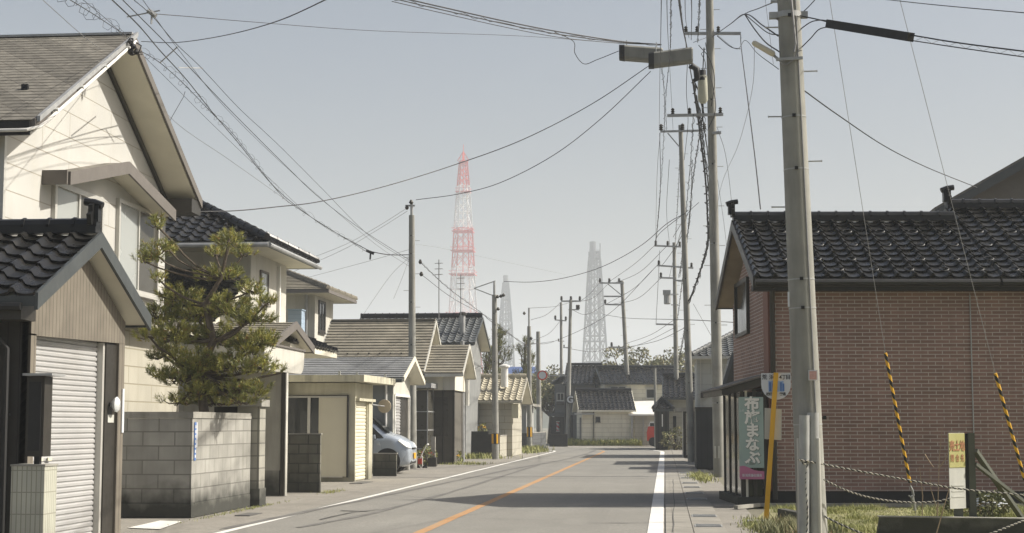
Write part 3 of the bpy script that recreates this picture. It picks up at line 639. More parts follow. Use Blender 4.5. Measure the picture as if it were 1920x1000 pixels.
# ---------------- grey roofed garage behind ----------------
g2 = thing('slate_roofed_garage', 'garage with pale grey slate roof and white framed shutter behind the car', 'garage', (-9.5, 48.5, 0))
X = -8.0
part('wall', M['cream'], g2, (-12, X, 47.0, 47.1, 0, 2.78), (-12, X, 50.0, 50.1, 0, 2.78), (X - .1, X, 47.1, 47.3, 0, 2.7), (X - .1, X, 49.8, 50.0, 0, 2.7))
m = MB(); m.prism([(X - .1, 47.0, 2.3), (X - .1, 50.1, 2.3), (X - .1, 50.1, 2.78), (X - .1, 48.5, 3.42), (X - .1, 47.0, 2.78)], (.101, 0, 0)); m.build('gable', M['cream'], g2)
part('near_wall_cladding', mat('slate_blue_cladding', (.2, .21, .205), .8, .08, 2), g2, (-12, X - .02, 46.97, 46.999, 0, 2.7))
shutter_mb('x', 47.3, 48.6, X - .07, 0, 2.3, .09, .02).build('shutter', M['shutter'], g2)
part('door_frame', M['white'], g2, (X, X + .04, 47.12, 47.22, 0, 2.3), (X, X + .04, 49.86, 49.94, 0, 2.3), (X, X + .04, 47.221, 49.859, 2.25, 2.33)); part('inner_wall', M['bronze'], g2, (X - .08, X - .05, 48.61, 49.8, 0, 2.3))
gable_roof(g2, -13, -7.6, 48.45, 2.05, 3.46, 2.78, 'slatethin', M['slate_grey'], fascia=M['soffit'], rake_w=.14, caps=False, gutter=M['bluegrey'])
m = MB(); m.tube([(X - .2, 46.9, 2.7), (X - .2, 46.9, 0)], .035, 8); m.build('downpipe', M['white'], g2, True)

# ---------------- brown slate house ----------------
h4 = thing('brown_slate_house', 'house under a long brown slate roof with smaller front gable and glass porch', 'house', (-10, 59, 0))
part('wall', M['cream'], h4, (-12.4, -8.9, 57.9, 62.4, 0, 3.45))
gable_roof(h4, -12.62, -8.6, 60.0, 3.0, 5.34, 3.3, 'slate', M['slate_brown'], fascia=M['cream'], rake_w=.16, caps=False)
pent_wall(h4, -12.4, -8.9, 57.5, 62.5, 3.5, 5.1, M['cream'], 3.3, 'gable')
part('ridge_cap', M['slate_brown'], h4, (-12.6, -8.62, 59.88, 60.12, 5.33, 5.40))
gable_roof(h4, -9.1, -7.2, 59.0, 2.0, 4.36, 3.25, 'slate', M['slate_brown'], fascia=M['cream'], rake_w=.14, caps=False, name='front_roof')
pent_wall(h4, -9.0, -7.55, 57.4, 60.6, 3.25, 4.15, M['soffit'], 2.65, 'front_gable')
part('front_wall', mat('brown_render', (.1, .092, .075), .85, .1, 2), h4, (-8.9, -7.62, 57.6, 60.6, 0, 2.649)); part('beam', M['cream'], h4, (-7.95, -7.52, 57.35, 57.55, 2.65, 3.2))
part('entry_glass', M['frost'], h4, (-8.3, -7.8, 57.56, 57.599, 1.0, 2.4)); part('entry_post', M['bronze'], h4, (-7.62, -7.55, 57.5, 57.58, 0, 2.649), (-8.0, -7.96, 57.52, 57.599, 0, 2.649))
merged('snow_stop_row', M['dark'], h4, *[(-12.4 + i * .4, -12.35 + i * .4, 57.9, 57.95, 3.98, 4.03) for i in range(9)])
po = thing('glazed_porch', 'glazed aluminium porch box beside the brown slate house', 'porch', (-8.5, 57, 0))
for (x0, x1, y0, y1) in ((-8.85, -8.82, 56, 56.03), (-8.33, -8.3, 56, 56.03), (-8.33, -8.3, 58.95, 58.98), (-8.33, -8.3, 57.4, 57.43)): part('post', M['metal'], po, (x0, x1, y0, y1, .0, 2.7))
part('glass_front', M['frost'], po, (-8.82, -8.33, 56.01, 56.02, .05, 2.6)); part('glass_side', M['frost'], po, (-8.32, -8.31, 56.03, 58.95, .05, 2.6))
part('rail', M['metal'], po, *[(-8.334, -8.296, 56.03, 58.95, z, z + .04) for z in (.55, 1.2, 1.85)], *[(-8.82, -8.33, 55.99, 56.035, z, z + .03) for z in (.55, 1.2, 1.85)]); part('roof', M['metal'], po, (-8.95, -8.15, 55.8, 59.1, 2.7, 2.86))

# ---------------- tiled house behind ----------------
h5 = thing('grey_tiled_house', 'house with weathered grey tiled roof and black ridge below the red and white tower', 'house', (-10.5, 69, 0))
gable_roof(h5, -13.4, -7.95, 70, 3.2, 6.1, 4.85, 'tilefar', M['tile_grey'], ridge_m=M['ridge'], fascia=M['bluegrey'], rake_w=.12, capr=.1)
pent_wall(h5, -13, -8.35, 67.2, 72.8, 4.8, 5.9, mat('grey_render', (.2, .205, .2), .9, .08, 2)); 
m = MB(); m.tube([(-8.3, 67.1, 4.6), (-8.3, 67.1, 2.2)], .12, 8); m.build('flue', M['cream'], h5)
def flue(u, v0, v1, Y, r, label, nm='flue_pipe', m='metal'):
    t = thing(nm, label, 'pipe', tuple(W(u, v1, Y))); p, q = W(u, v1, Y), W(u, v0, Y)
    a = MB(); a.tube([p, q], r, 10); a.build('pipe', M[m], t, True); b = MB(); b.lathe(q, [(r, 0), (r * 1.5, .03), (r * 1.5, .1), (r * .6, .16)], 10); b.build('cap', M['bronze'] if m == 'metal' else M[m], t); return t
flue(867, 592, 640, 68, .13, 'grey ventilation pipe standing on the grey tiled roof')
def antenna(u, v0, v1, Y, label, uw=8):
    t = thing('tv_antenna', label, 'antenna', tuple(W(u, v1, Y))); p, q = W(u, v1, Y), W(u, v0, Y)
    a = MB(); a.tube([p, q], .02, 6); a.build('mast', M['greywire'], t); b = MB()
    for k in range(3):
        z = q.z - .15 - k * .22; b.bar((q.x - uw * .02, Y, z), (q.x + uw * .02, Y - .1, z), .02)
        for j in range(4): xx = q.x - uw * .018 + j * uw * .012; b.bar((xx, Y - .15, z), (xx, Y + .15, z), .012)
    b.build('elements', M['greywire'], t); return t
antenna(823, 487, 600, 62, 'thin television antenna mast on the brown slate ridge, leftmost of two')
antenna(864, 515, 606, 64, 'thin television antenna mast in front of the red and white tower')
antenna(1002, 690, 700, 100, 'small television antenna above the pines')

# ---------------- tan tiled store and its walls ----------------
h6 = thing('tan_tiled_store', 'low storehouse with pale tan tiled roof and beige wall', 'house', (-8, 74, 0))
gable_roof(h6, -10.2, -6.4, 74.6, 2.9, 3.58, 2.5, 'tilefar', M['tile_tan'], fascia=M['beige'], rake_w=.14, capr=.09)
pent_wall(h6, -10, -6.85, 72.2, 77, 2.55, 3.4, M['beige'])
part('wall_bracket', M['cream2'], h6, (-6.849, -6.55, 71.9, 72.6, 1.7, 2.35)); flue(946, 690, 726, 73, .17, 'pale square flue rising from the tan tiled roof', m='white')
wl = thing('dark_wall', 'black painted block wall across the yard of the tan roofed store', 'wall', (-8, 69.2, 0)); part('wall_panel', M['dark'], wl, (-8.6, -7.25, 69.2, 69.35, 0, 1.0)); part('wall_step', M['dark'], wl, (-8.6, -7.6, 69.22, 69.33, 1.0, 1.12))
wl = thing('beige_block_wall', 'beige rendered wall along the pavement beyond the pole', 'wall', (-7.1, 73, 0)); part('wall_panel', M['beige'], wl, (-7.24, -7.1, 69.2, 76.6, 0, .92)); part('coping', M['cap'], wl, (-7.26, -7.08, 69.19, 76.6, .921, .96))
wl = thing('yard_gate', 'dark boarded yard gate beside a concrete post', 'gate', (-7.6, 77, 0)); part('panel', M['bronze'], wl, (-8.9, -7.3, 76.8, 76.9, 0, 1.75)); part('rail', M['cap'], wl, (-8.9, -7.3, 76.78, 76.92, 1.751, 1.8)); part('post', M['conc'], wl, (-7.29, -7.0, 76.75, 77.0, 0, 1.8))
wl = thing('grey_block_wall', 'dark grey block wall at the road bend before the barber shop', 'wall', (-7.7, 88, 0)); part('blocks', mat('dark_grey_block', (.09, .095, .095), .85, .2, 2, pattern=('brick', .4, .2, .012, (.05, .05, .05), .5, .2)), wl, (-7.3, -7.15, 87, 97, 0, .95), (-8.6, -7.301, 87, 87.15, 0, .95)); part('coping', M['cap'], wl, (-7.32, -7.13, 87.16, 97, .951, .99))  # blocks in one dark grey tone with darker joints
sh_ = thing('grey_shed', 'flat roofed grey shed with pale panels behind the tan store', 'shed', (-8, 92, 0)); z1 = 2.45
part('wall', mat('grey_panel', (.3, .305, .29), .8, .08, 2), sh_, (-9.5, -7.75, 90, 95, 0, z1)); part('roof', M['cap'], sh_, (-9.7, -7.35, 89.6, 95.4, z1, z1 + .14)); part('post', M['alu'], sh_, (-7.6, -7.5, 89.8, 89.9, 0, z1)); part('shutter', M['shutter'], sh_, (-9, -8.3, 89.97, 89.999, 0, 1.7))

# blue roofed house far
hb = thing('blue_roofed_house', 'distant house with blue roof glimpsed between the pines', 'house', (-12, 140, 0)); p = W(935, 704, 140); q = W(990, 692, 140)
part('wall', M['cream'], hb, (p.x, q.x, 140, 146, 0, p.z)); m = MB(); m.prism([(p.x - .4, 139.5, p.z), (p.x - .4, 143, q.z + .3), (p.x - .4, 146.5, p.z)], (q.x - p.x + .8, 0, 0)); m.build('roof', mat('blue_metal', (.07, .11, .24), .5, .1, 1), hb)

# ---------------- far houses at the bend ----------------
Yd = 116
hd = thing('barber_house', 'grey two-storey corner house with barber pole at the road bend', 'house', (-7, 118, 0))
x0, x1 = WX(1040, Yd), WX(1116, Yd)
part('wall', mat('far_grey_render', (.15, .155, .15), .9, .1, 1, streak=.2), hd, (x0, x1, Yd, Yd + 6, 0, WZ(720, Yd)))
ro = gable_roof(hd, WX(1058, Yd), WX(1127, Yd), Yd + 3, 3.6, WZ(686, Yd + 3), WZ(720, Yd), 'tilefar', M['tile'], ridge_m=M['ridge'], fascia=M['bluegrey'], rake_w=.15)
m = MB(); q = WX(1058, Yd); slope_surface(m, (q, Yd - .4, WZ(703, Yd)), (0, 1, 0), (-(q - WX(1033, Yd)), 0, -.7), 6.8, 1.15, 'tilefar'); m.build('side_roof', M['tile_grey'], ro, True)
window(hd, 'y', WX(1044, Yd), WX(1058, Yd), Yd, WZ(752, Yd), WZ(737, Yd), fm=M['alu'], mull=1, fw=.05)
part('flower_box', M['bronze'], hd, (WX(1044, Yd), WX(1058, Yd), Yd - .3, Yd - .01, WZ(760, Yd), WZ(753, Yd)))
part('shopfront', M['glass'], hd, (WX(1034, Yd), WX(1058, Yd), Yd - .04, Yd - .01, .6, WZ(782, Yd))); part('awning', M['bluegrey'], hd, (WX(1029, Yd), WX(1060, Yd), Yd - .7, Yd, WZ(781, Yd), WZ(774, Yd)))
part('side_door', M['dark'], hd, (WX(1066, Yd), WX(1074, Yd), Yd - .03, Yd - .01, 0, 2.1))
part('corner_pipe', M['dark'], hd, (WX(1060, Yd), WX(1062, Yd), Yd - .08, Yd - .02, 0, WZ(724, Yd)))
bgw = thing('barber_yard_wall', 'low dark wall at the road bend in front of the barber house', 'wall', (WX(1046, 104), 104, 0)); part('panel', M['dark'], bgw, (WX(1030, 104), WX(1064, 104), 104, 104.2, 0, .75)); part('coping', M['bronze'], bgw, (WX(1029.5, 104), WX(1064.5, 104), 103.97, 104.23, .751, .8))
bp = thing('barber_pole', 'small red and white striped barber pole by the shop door', 'barber pole', (WX(1046, Yd - .3), Yd - .3, 1.2))
m = MB(); c = W(1046, 808, Yd - .35); m.lathe((0, 0, 0), [(.09, 0), (.09, .62)], 12); o = m.build('cylinder', mat('barber_stripes', (.5, .5, .48), .4, .02, 3, pattern=('spiral', .3, (.4, .05, .05))), bp); o.location = c - bp.location
part('bracket', M['alu'], bp, (c.x - .12, c.x + .12, c.y - .12, c.y + .12, c.z - .06, c.z), (c.x - .12, c.x + .12, c.y - .12, c.y + .12, c.z + .62, c.z + .69))
M['sunlit_beige'] = mat('sunlit_beige_boards', (.68, .65, .54), .85, .1, 1, pattern=('brick', 1.8, .3, .012, (.35, .33, .26), .5, .08), streak=.3, streak_c=(.35, .33, .26))  # sunlight put into the colour: paler beige for walls the sun misses
hc = thing('far_centre_house', 'far two-storey house with black tiled roofs facing down the street', 'house', (WX(1091, 109.5), 109.5, 0), rz=R(9))
part('lower_wall', M['sunlit_beige'], hc, (0, 3.5, 0, 3.4, 0, 2.35))
gable_roof(hc, -.25, 3.65, 1.7, 2.1, 3.75, 2.42, 'tilefar', M['tile'], ridge_m=M['ridge'], fascia=M['soffit'], rake_w=.16, name='lower_roof')
pent_wall(hc, 0, 3.5, 0, 3.4, 2.45, 3.5, M['sunlit_beige'], 2.351, 'lower_gable')
part('wall', M['sunlit_beige'], hc, (2.0, 6.9, 3.41, 9, 0, 4.35))
gable_roof(hc, 1.7, 7.4, 6.2, 3.2, 5.5, 4.35, 'tilefar', M['tile'], ridge_m=M['ridge'], fascia=M['bluegrey'], rake_w=.18, name='upper_roof')
pent_wall(hc, 2.0, 6.9, 3.41, 9, 4.35, 5.25, M['sunlit_beige'], 4.351, 'gable')
window(hc, 'y', 2.35, 3.55, 3.41, 3.35, 4.15, mull=1, fw=.09); window(hc, 'y', 4.9, 5.65, 3.41, 3.25, 3.95, mull=0, fw=.06, hood=True)
window(hc, 'y', .95, 1.25, 0, 1.6, 1.95, fm=M['bronze'], mull=0, fw=.04)
m = MB(); m.tube([(.8, -.06, 2.4), (.8, -.06, 0)], .04, 6); m.build('downpipe', M['bronze'], hc)
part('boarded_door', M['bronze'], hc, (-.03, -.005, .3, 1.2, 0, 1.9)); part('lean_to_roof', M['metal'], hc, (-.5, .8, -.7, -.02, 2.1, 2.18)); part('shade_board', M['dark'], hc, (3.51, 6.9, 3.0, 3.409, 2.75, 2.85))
shd = thing('white_roofed_shed', 'small shed with pale metal roof beside the far beige house', 'shed', (-1, 111, 0))
a, b = WX(1190, 110), WX(1234, 110); part('wall', M['beige'], shd, (a, b, 110, 113, 0, WZ(778, 110)))
m = MB(); m.prism([(a - .4, 109.6, WZ(777, 109.6)), (a - .4, 113.2, WZ(752, 113.2)), (a - .4, 113.2, WZ(752, 113.2) - .1), (a - .4, 109.6, WZ(777, 109.6) - .1)], (b - a + .6, 0, 0)); m.build('roof', M['white'], shd)
part('post', M['metal'], shd, (a - .25, a - .1, 109.8, 109.95, 0, WZ(778, 110)), (a + .55, a + .62, 109.93, 109.999, 0, WZ(778, 110)))
v = thing('red_van', 'red and white vehicle partly seen beyond the far shed', 'van', (WX(1222, 107), 107, 0)); a, b = WX(1213, 106), WX(1236, 106)
m = MB(); m.prism([(a, 106, .35), (a - .02, 106, .9), (a + .08, 106, 1.3), (b + .6, 106, 1.3), (b + .6, 106, .35)], (0, 1.6, 0)); m.build('body', M['red'], v)
m = MB(); m.prism([(a + .08, 106.02, 1.301), (a + .2, 106.05, 1.62), (b + .5, 106.05, 1.62), (b + .6, 106.02, 1.301)], (0, 1.5, 0)); m.build('cab_top', M['white'], v)
part('windscreen', M['glass'], v, (a + .2, b, 105.985, 106.02, 1.32, 1.52))
for xx in (a + .4, b + .2): m = MB(); m.lathe((xx, 106.15, .3), [(.3, 0), (.3, .2)], 14, 'y'); m.build('wheel', M['black'], v)

# right far houses
Ye = 92
he = thing('far_right_house', 'dark tiled house with timber porch on the right before the bend', 'house', (3, 95, 0))
a, b = WX(1256, Ye), WX(1330, Ye); part('wall', M['beige'], he, (a, b, Ye, Ye + 8, 0, WZ(748, Ye)))
gable_roof(he, WX(1243, Ye), b + 1, Ye + 3.2, 3.6, WZ(706, Ye + 3.2), WZ(746, Ye - .4), 'tilefar', M['tile'], ridge_m=M['ridge'], fascia=M['bluegrey'], rake_w=.14)
pent_wall(he, a, b, Ye, Ye + 6.4, WZ(748, Ye), WZ(713, Ye + 3.2), M['beige'], WZ(750, Ye), 'gable')
hip_roof(he, WX(1225, Ye), WX(1262, Ye), Ye - 1.6, Ye + 4, WZ(768, Ye), WZ(748, Ye), 'tilefar', M['tile'], fascia=M['bluegrey'], capm=M['ridge'])
for k, u in enumerate((1229, 1236, 1243, 1251)): part('porch_post', M['bronze'], he, (WX(u, Ye), WX(u, Ye) + .12, Ye - 1.4, Ye - 1.28, 0, WZ(771, Ye)))
part('porch_wall', M['dark'], he, (WX(1231, Ye), WX(1253, Ye), Ye - .9, Ye - .85, 0, 2.2)); part('porch_light', M['white'], he, (WX(1241, Ye), WX(1243, Ye), Ye - 1.46, Ye - 1.41, 1.3, 2.0))
part('entry', M['dark'], he, (WX(1262, Ye), WX(1268, Ye), Ye - .03, Ye - .005, 0, 1.9))
hw = thing('pale_two_storey_house', 'pale grey two-storey house with hipped tiled roof beyond the black shed', 'house', (4, 72, 0)); Yf = 70
a, b = WX(1308, Yf), WX(1470, Yf); part('wall', mat('pale_grey_render', (.4, .41, .39), .85, .05, 1.5, pattern=('brick', 3.2, .45, .01, (.3, .3, .29), .5, .04)), hw, (a, b, Yf, Yf + 6, 0, WZ(671, Yf)))
hip_roof(hw, WX(1298, Yf), b + 1, Yf - .7, Yf + 7, WZ(670, Yf), WZ(634, Yf + 3) + .4, 'tilefar', M['tile_grey'], fascia=M['alu'], capm=M['tile_grey'])
part('wall_pipe', M['alu'], hw, (WX(1314, Yf), WX(1315.5, Yf), Yf - .07, Yf - .01, 1.5, WZ(673, Yf)), (WX(1349, Yf), WX(1350, Yf), Yf - .05, Yf - .01, 2, 4)); part('air_conditioner', M['bronze'], hw, (WX(1314, Yf), WX(1326, Yf), Yf - .35, Yf - .02, WZ(747, Yf), WZ(737, Yf)))
hr = thing('small_gabled_house', 'tiled gable house glimpsed between the pole and the brick house', 'house', (4, 59, 0)); Yg = 58
a = WX(1362, Yg); part('wall', M['bluegrey'], hr, (a, a + 4, Yg, Yg + 5, 0, WZ(735, Yg)))
m = MB(); zz = WZ(667, Yg); m.prism([(a - .12, Yg - .2, WZ(740, Yg)), (a + .28, Yg - .2, zz), (a + 4.5, Yg - .2, zz), (a + 4.5, Yg - .2, WZ(760, Yg))], (0, 5.5, 0)); m.build('gable', M['bronze'], hr)
m = MB(); slope_surface(m, (a + .28, Yg - .3, zz + .05), (0, 1, 0), (1.2, 0, -1.6), 5.7, 2.4, 'tile'); m.build('roof', M['tile_grey'], hr, True)
m = MB(); m.bar((a - .2, Yg - .25, WZ(742, Yg)), (a + .28, Yg - .25, zz + .06), .12, .1, (0, 1, 0)); m.build('bargeboard', M['bluegrey'], hr)
bs = thing('black_shed', 'tall black box shed standing on the right pavement', 'shed', (1.4, 52, 0))
m = MB(); m.box(WX(1305, 51.6), WX(1340, 51.6), 51.6, 54.4, .03, WZ(766, 51.6)); m.build('body', mat('black_cladding', (.03, .031, .03), .6, .15, 2, pattern=('groove', 'h', .2, .06, (.015, .015, .015))), bs)
part('lid', M['bronze'], bs, (WX(1303.5, 51.6), WX(1341.5, 51.6), 51.55, 54.45, WZ(766, 51.6), WZ(764, 51.6))); part('base', M['conc_wall'], bs, (WX(1306, 51.6), WX(1339, 51.6), 51.65, 54.35, 0, .03))
ls = thing('low_shed', 'low flat roofed shed with a pale roof edge beyond the black shed', 'shed', (1.2, 72, 0)); Yl = 70
part('wall', M['bronze'], ls, (WX(1281, Yl), WX(1320, Yl), Yl, Yl + 4, 0, 2.1)); part('roof', M['cap'], ls, (WX(1267, Yl), WX(1322, Yl), Yl - .3, Yl + 4.2, WZ(772, Yl), WZ(765, Yl))); part('panel', M['beige'], ls, (WX(1286, Yl), WX(1292, Yl), Yl - .03, Yl - .003, .1, 1.9)); part('post', M['alu'], ls, (WX(1279, Yl), WX(1281, Yl) - .01, Yl - .2, Yl - .1, 0, WZ(772, Yl)))

# ---------------- brick-tiled house, right ----------------
bh = thing('brick_tiled_house', 'single-storey house clad in red-brown brick tiles under a glossy black tiled roof', 'house', (1.85, 28.7, 0), rz=R(5))
L = 7.6
m = MB(); m.prism([(0, 0, .24), (0, 4.8, .24), (0, 4.8, 3.84), (0, 2.4, 4.95), (0, 0, 3.84)], (L, 0, 0)); m.build('wall', M['brick'], bh)
part('plinth', M['dark'], bh, (.015, L - .01, .015, 4.78, -.05, .24))
ro = gable_roof(bh, -.29, 4.02, 2.4, 2.78, 5.33, 3.98, 'tile', M['tile'], deck=mat('cedar_soffit', (.33, .27, .18), .8, .1, 3), fascia=M['bronze'], rake_w=.2, th=.12, orn=False, ridge_m=M['ridge'], capr=.085, gutter=M['black'])
m = MB(); ornament(m, (-.27, 2.4, 5.5), -1, .8); m.build('ridge_ornament', M['ridge'], ro, True)
part('eave_board', M['dark'], ro, (-.3, L, -.3, -.02, 3.76, 3.86))
rb = gable_roof(bh, 4.03, 8.2, 3.1, 3.48, 5.67, 3.98, 'tile', M['tile'], fascia=M['bronze'], rake_w=.2, th=.12, ridge_m=M['ridge'], capr=.085, gutter=M['black'], name='taller_roof')
m = MB(); ornament(m, (4.1, 3.1, 5.85), -1, .9); m.build('ridge_ornament', M['ridge'], rb, True)
# snow-stop loops on some tiles
m = MB()
for row, off in ((3, .5), (5.6, 1.7), (8.3, .9), (10.2, 1.2)):
    x = off - .6
    while x < 7.8:
        s = row * .285; t = s / math.hypot(2.78, 1.35); y = 2.4 - 2.78 * t; z = 5.33 - 1.35 * t + .07
        if t < .98:
            pts = [V((x + .085 * math.cos(q), y + .05 * math.sin(q), z + .035 * math.sin(q) + .015)) for q in [k * math.pi / 5 for k in range(11)]]; m.tube(pts, .011, 5, False)
        x += .62
m.build('snow_stop_loop', M['black'], ro, True)
m = MB(); m.tube([(.06, -.32, 3.86), (.06, -.1, 3.72), (.06, -.06, 3.55), (.06, -.06, .1)], .045, 9)
for z in (3.2, 2.0, .8): m.tube([(.06, -.06, z), (.06, -.06, z + .03)], .06, 9)
m.build('downpipe', M['bronze'], bh, True)
part('corner_trim', mat('corner_tile', (.19, .085, .06), .7, .1, 3), bh, (-.012, .0, -.012, .55, .24, 3.8), (.0, .06, -.012, 0, .24, 3.8))
w_ = window(bh, 'x', 0, 1, 0, 0, 1) if False else None
m = MB()
for b in ((-.06, -.002, 2.35, 2.42, 3.15, 4.25), (-.06, -.002, 4.08, 4.15, 3.15, 4.25), (-.06, -.002, 2.42, 4.08, 3.15, 3.22), (-.06, -.002, 2.42, 4.08, 4.18, 4.25)): m.box(*b)
fr = m.build('window', M['bronze'], bh); part('pane', M['glass'], fr, (-.03, -.003, 2.42, 4.08, 3.22, 4.18)); part('edge_highlight', M['signwhite'], fr, (-.034, -.03, 2.44, 2.52, 3.22, 4.18))  # white strip on the pane paints the highlight along its edge
m = MB(); m.tube([(3.58, -.02, .24), (3.58, -.02, 3.7)], .012, 6); m.build('conduit', M['metal'], bh)
part('wall_vent', M['dark'], bh, (.93, .99, -.03, -.003, 1.5, 1.56)); part('wall_joint', M['bronze'], bh, (5.6, 5.606, -.004, -.001, .24, 3.7))
# street-side entry with lean-to canopy
m = MB(); m.prism([(0, -.15, 2.28), (-.86, -.15, 2.02), (-.86, -.15, 1.93), (-.8, -.15, 1.92), (0, -.15, 2.12)], (0, 3.0, 0)); cn = m.build('canopy', M['bronze'], bh)
m = MB(); m.prism([(0, -.19, 2.32), (-.9, -.19, 2.05), (-.9, -.19, 2.02), (0, -.19, 2.285)], (0, 3.08, 0)); m.build('canopy_roof', M['greyfascia'], cn)
part('entry_glazing', M['glass'], bh, (-.50, -.46, .12, 2.4, .15, 1.98), (-.46, -.14, .02, .05, .15, 1.98))
for i, (x, y) in enumerate(((-.52, .0), (-.52, .8), (-.52, 1.6), (-.52, 2.4), (-.3, 0.0), (-.12, .0))): part('entry_post', M['bronze'], bh, (x, x + .06, y, y + .08, 0, 2.02))
part('entry_post', M['soffit'], bh, (-.44, -.40, -.01, .02, .1, 2.0)); part('entry_step', M['conc_wall'], bh, (-.6, -.02, -.1, 2.6, -.01, .14))
# banner
bn = thing('election_banner', 'teal and pink banner with large white Japanese letters beside the entry canopy', 'banner', (1.3, 28.6, .4), rz=R(5))
part('cloth', M['teal'], bn, (0, .43, -.03, 0, .25, 1.49))
pts = [(0, .05), (.43, .05), (.43, .19), (.34, .195), (.25, .21), (.16, .255), (.08, .285), (0, .28)]
m = MB(); m.prism([(x, -.033, z) for x, z in pts], (0, .034, 0)); m.build('pink_band', M['pink'], bn)
def text_mesh(name, body, size, m, parent, loc, rot=(math.pi / 2, 0, 0), offset=0., sx=1., extr=.001, align='CENTER', shear=0.):
    cu = bpy.data.curves.new(name, 'FONT'); cu.body = body; cu.size = size; cu.offset = offset; cu.extrude = extr; cu.align_x = align; cu.align_y = 'CENTER'; cu.resolution_u = 3
    o = bpy.data.objects.new(name + '_tmp', cu); col.objects.link(o); dg = bpy.context.evaluated_depsgraph_get(); dg.update()
    me = bpy.data.meshes.new_from_object(o.evaluated_get(dg)); bpy.data.objects.remove(o); bpy.data.curves.remove(cu)
    me.materials.clear(); me.materials.append(m); me.name = name
    t = bpy.data.objects.new(name, me); col.objects.link(t); t.parent = parent; t.location = loc; t.rotation_euler = rot; t.scale = (sx, 1, 1); return t
shadowm = mat('letter_shadow', (.16, .2, .18), .6, .05, 3)
for i, ch in enumerate('布施まなぶ'):
    z = 1.36 - i * .238
    text_mesh('letter_outline', ch, .25, shadowm, bn, (.238, -.033, z - .008), offset=.016, sx=1.06); text_mesh('letter', ch, .25, M['white'], bn, (.23, -.037, z), offset=.0095, sx=1.06)
text_mesh('small_letters', 'ふせ', .05, M['signwhite'], bn, (.05, -.034, 1.25), sx=.8); text_mesh('party_line', '新潟県議会議員', .055, M['signwhite'], bn, (.215, -.036, .115), sx=.9, offset=.0006)
# house behind on the right
hx = thing('gabled_house', 'dark gable end of a house rising behind the brick-tiled house at right', 'house', (14, 51, 0)); Yh = 50
A, Bp = W(1745, 395, Yh), W(1955, 275, Yh); dx = Bp.x - A.x
m = MB(); m.prism([(A.x + .8, Yh, 0), (A.x + .8, Yh, A.z + .2), (Bp.x, Yh, Bp.z - .12), (Bp.x + dx - .8, Yh, A.z + .2), (Bp.x + dx - .8, Yh, 0)], (0, 8, 0)); m.build('wall', M['greyfascia'], hx)
for s in (1, -1):
    f = (lambda x: x) if s == 1 else (lambda x: 2 * Bp.x - x)
    m = MB(); m.prism([(f(A.x), Yh - .7, A.z), (f(Bp.x), Yh - .7, Bp.z), (f(Bp.x), Yh - .7, Bp.z - .1), (f(A.x), Yh - .7, A.z - .1)], (0, 9.2, 0)); r_ = m.build('roof', M['shingle'], hx)
    m = MB(); m.prism([(f(A.x), Yh - .75, A.z - .08), (f(Bp.x), Yh - .75, Bp.z - .08), (f(Bp.x), Yh - .75, Bp.z - .36), (f(A.x), Yh - .75, A.z - .36)], (0, .05, 0)); m.build('bargeboard', M['bluegrey'], r_)

# ---------------- utility poles ----------------
def pole(name, label, base, top, r0, r1, steps=None, bands=(), group=None, mt='conc', guard=None, pipe=None):
    """base, top: world points of the pole axis"""
    t = thing(name, label, 'utility pole', tuple(base), group); base = V(base); top = V(top); Lp = (top - base).length; ax = (top - base) / Lp
    m = MB(); n = 10; m.tube([base - ax * .3] + [base + ax * Lp * i / n for i in range(n + 1)], [r0] + [r0 + (r1 - r0) * i / n for i in range(n + 1)], 20); m.build('shaft', M[mt], t, True)
    R_ = lambda h: r0 + (r1 - r0) * h / Lp
    if steps:
        h, hi, dh = steps; k = 0
        while h < hi:
            m = MB(); p = base + ax * h; s = 1 if k % 2 else -1; m.tube([p + V((s * R_(h) * .8, 0, 0)), p + V((s * (R_(h) + .16), -.01, 0))], .009, 6); m.tube([p + V((s * (R_(h) + .155), -.01, 0)), p + V((s * (R_(h) + .165), -.01, 0))], .014, 6); h += dh; k += 1; m.build('step_bolt', M['metal'], t)
    if bands:
        for h in bands: m = MB(); p = base + ax * h; m.tube([p, p + ax * .014], R_(h) + .004, 20); bd0 = m.build('steel_band', M['metal'], t, True); m = MB(); m.box(p.x - .03, p.x + .01, p.y - R_(h) - .022, p.y - R_(h) + .002, p.z - .012, p.z + .026); m.build('band_clip', M['black'], bd0)
    if guard:
        g0, g1 = guard; p, q = base + ax * g0, base + ax * g1; m = MB(); m.tube([p, q], [R_(g0) + .008, R_(g1) + .008], 20); gd = m.build('guard_sleeve', M['ink'], t, True)
        for k in range(5):
            m = MB(); a = 2 * math.pi * k / 5 + .3; d = V((math.cos(a), math.sin(a), 0)); o = d * (R_(g0) + .012); m.bar(p + o + ax * .02, q + o - ax * .02, .075, .012, up=d); m.build('yellow_strip', M['yellow'], gd)
    if pipe: m = MB(); m.tube([top - ax * .2, top + ax * pipe], r1 * .5, 8); m.build('top_pipe', M['metal'], t)
    return t
def crossarm(t, p, q, ins=(), w=.075, iup=1, name='crossarm', big=1.):
    p, q = V(p), V(q); m = MB(); m.bar(p, q, w, w); a = m.build(name, M['metal'], t)
    if ins:
        for f in ins:
            m = MB(); c = p.lerp(q, f) + V((0, 0, w / 2 * iup)); 
            for k, (r, h) in enumerate(((.03, 0), (.055, .03), (.03, .05), (.055, .08), (.03, .1), (.05, .13), (.02, .16))): pass
            m.lathe(c if iup > 0 else c - V((0, 0, .17 * big)), [(.025 * big, 0), (.06 * big, .03 * big), (.03 * big, .05 * big), (.06 * big, .08 * big), (.03 * big, .1 * big), (.055 * big, .13 * big), (.02 * big, .17 * big)], 9); m.build('insulator', M['bronze'], a, True)
    return a
Ym = 19.6
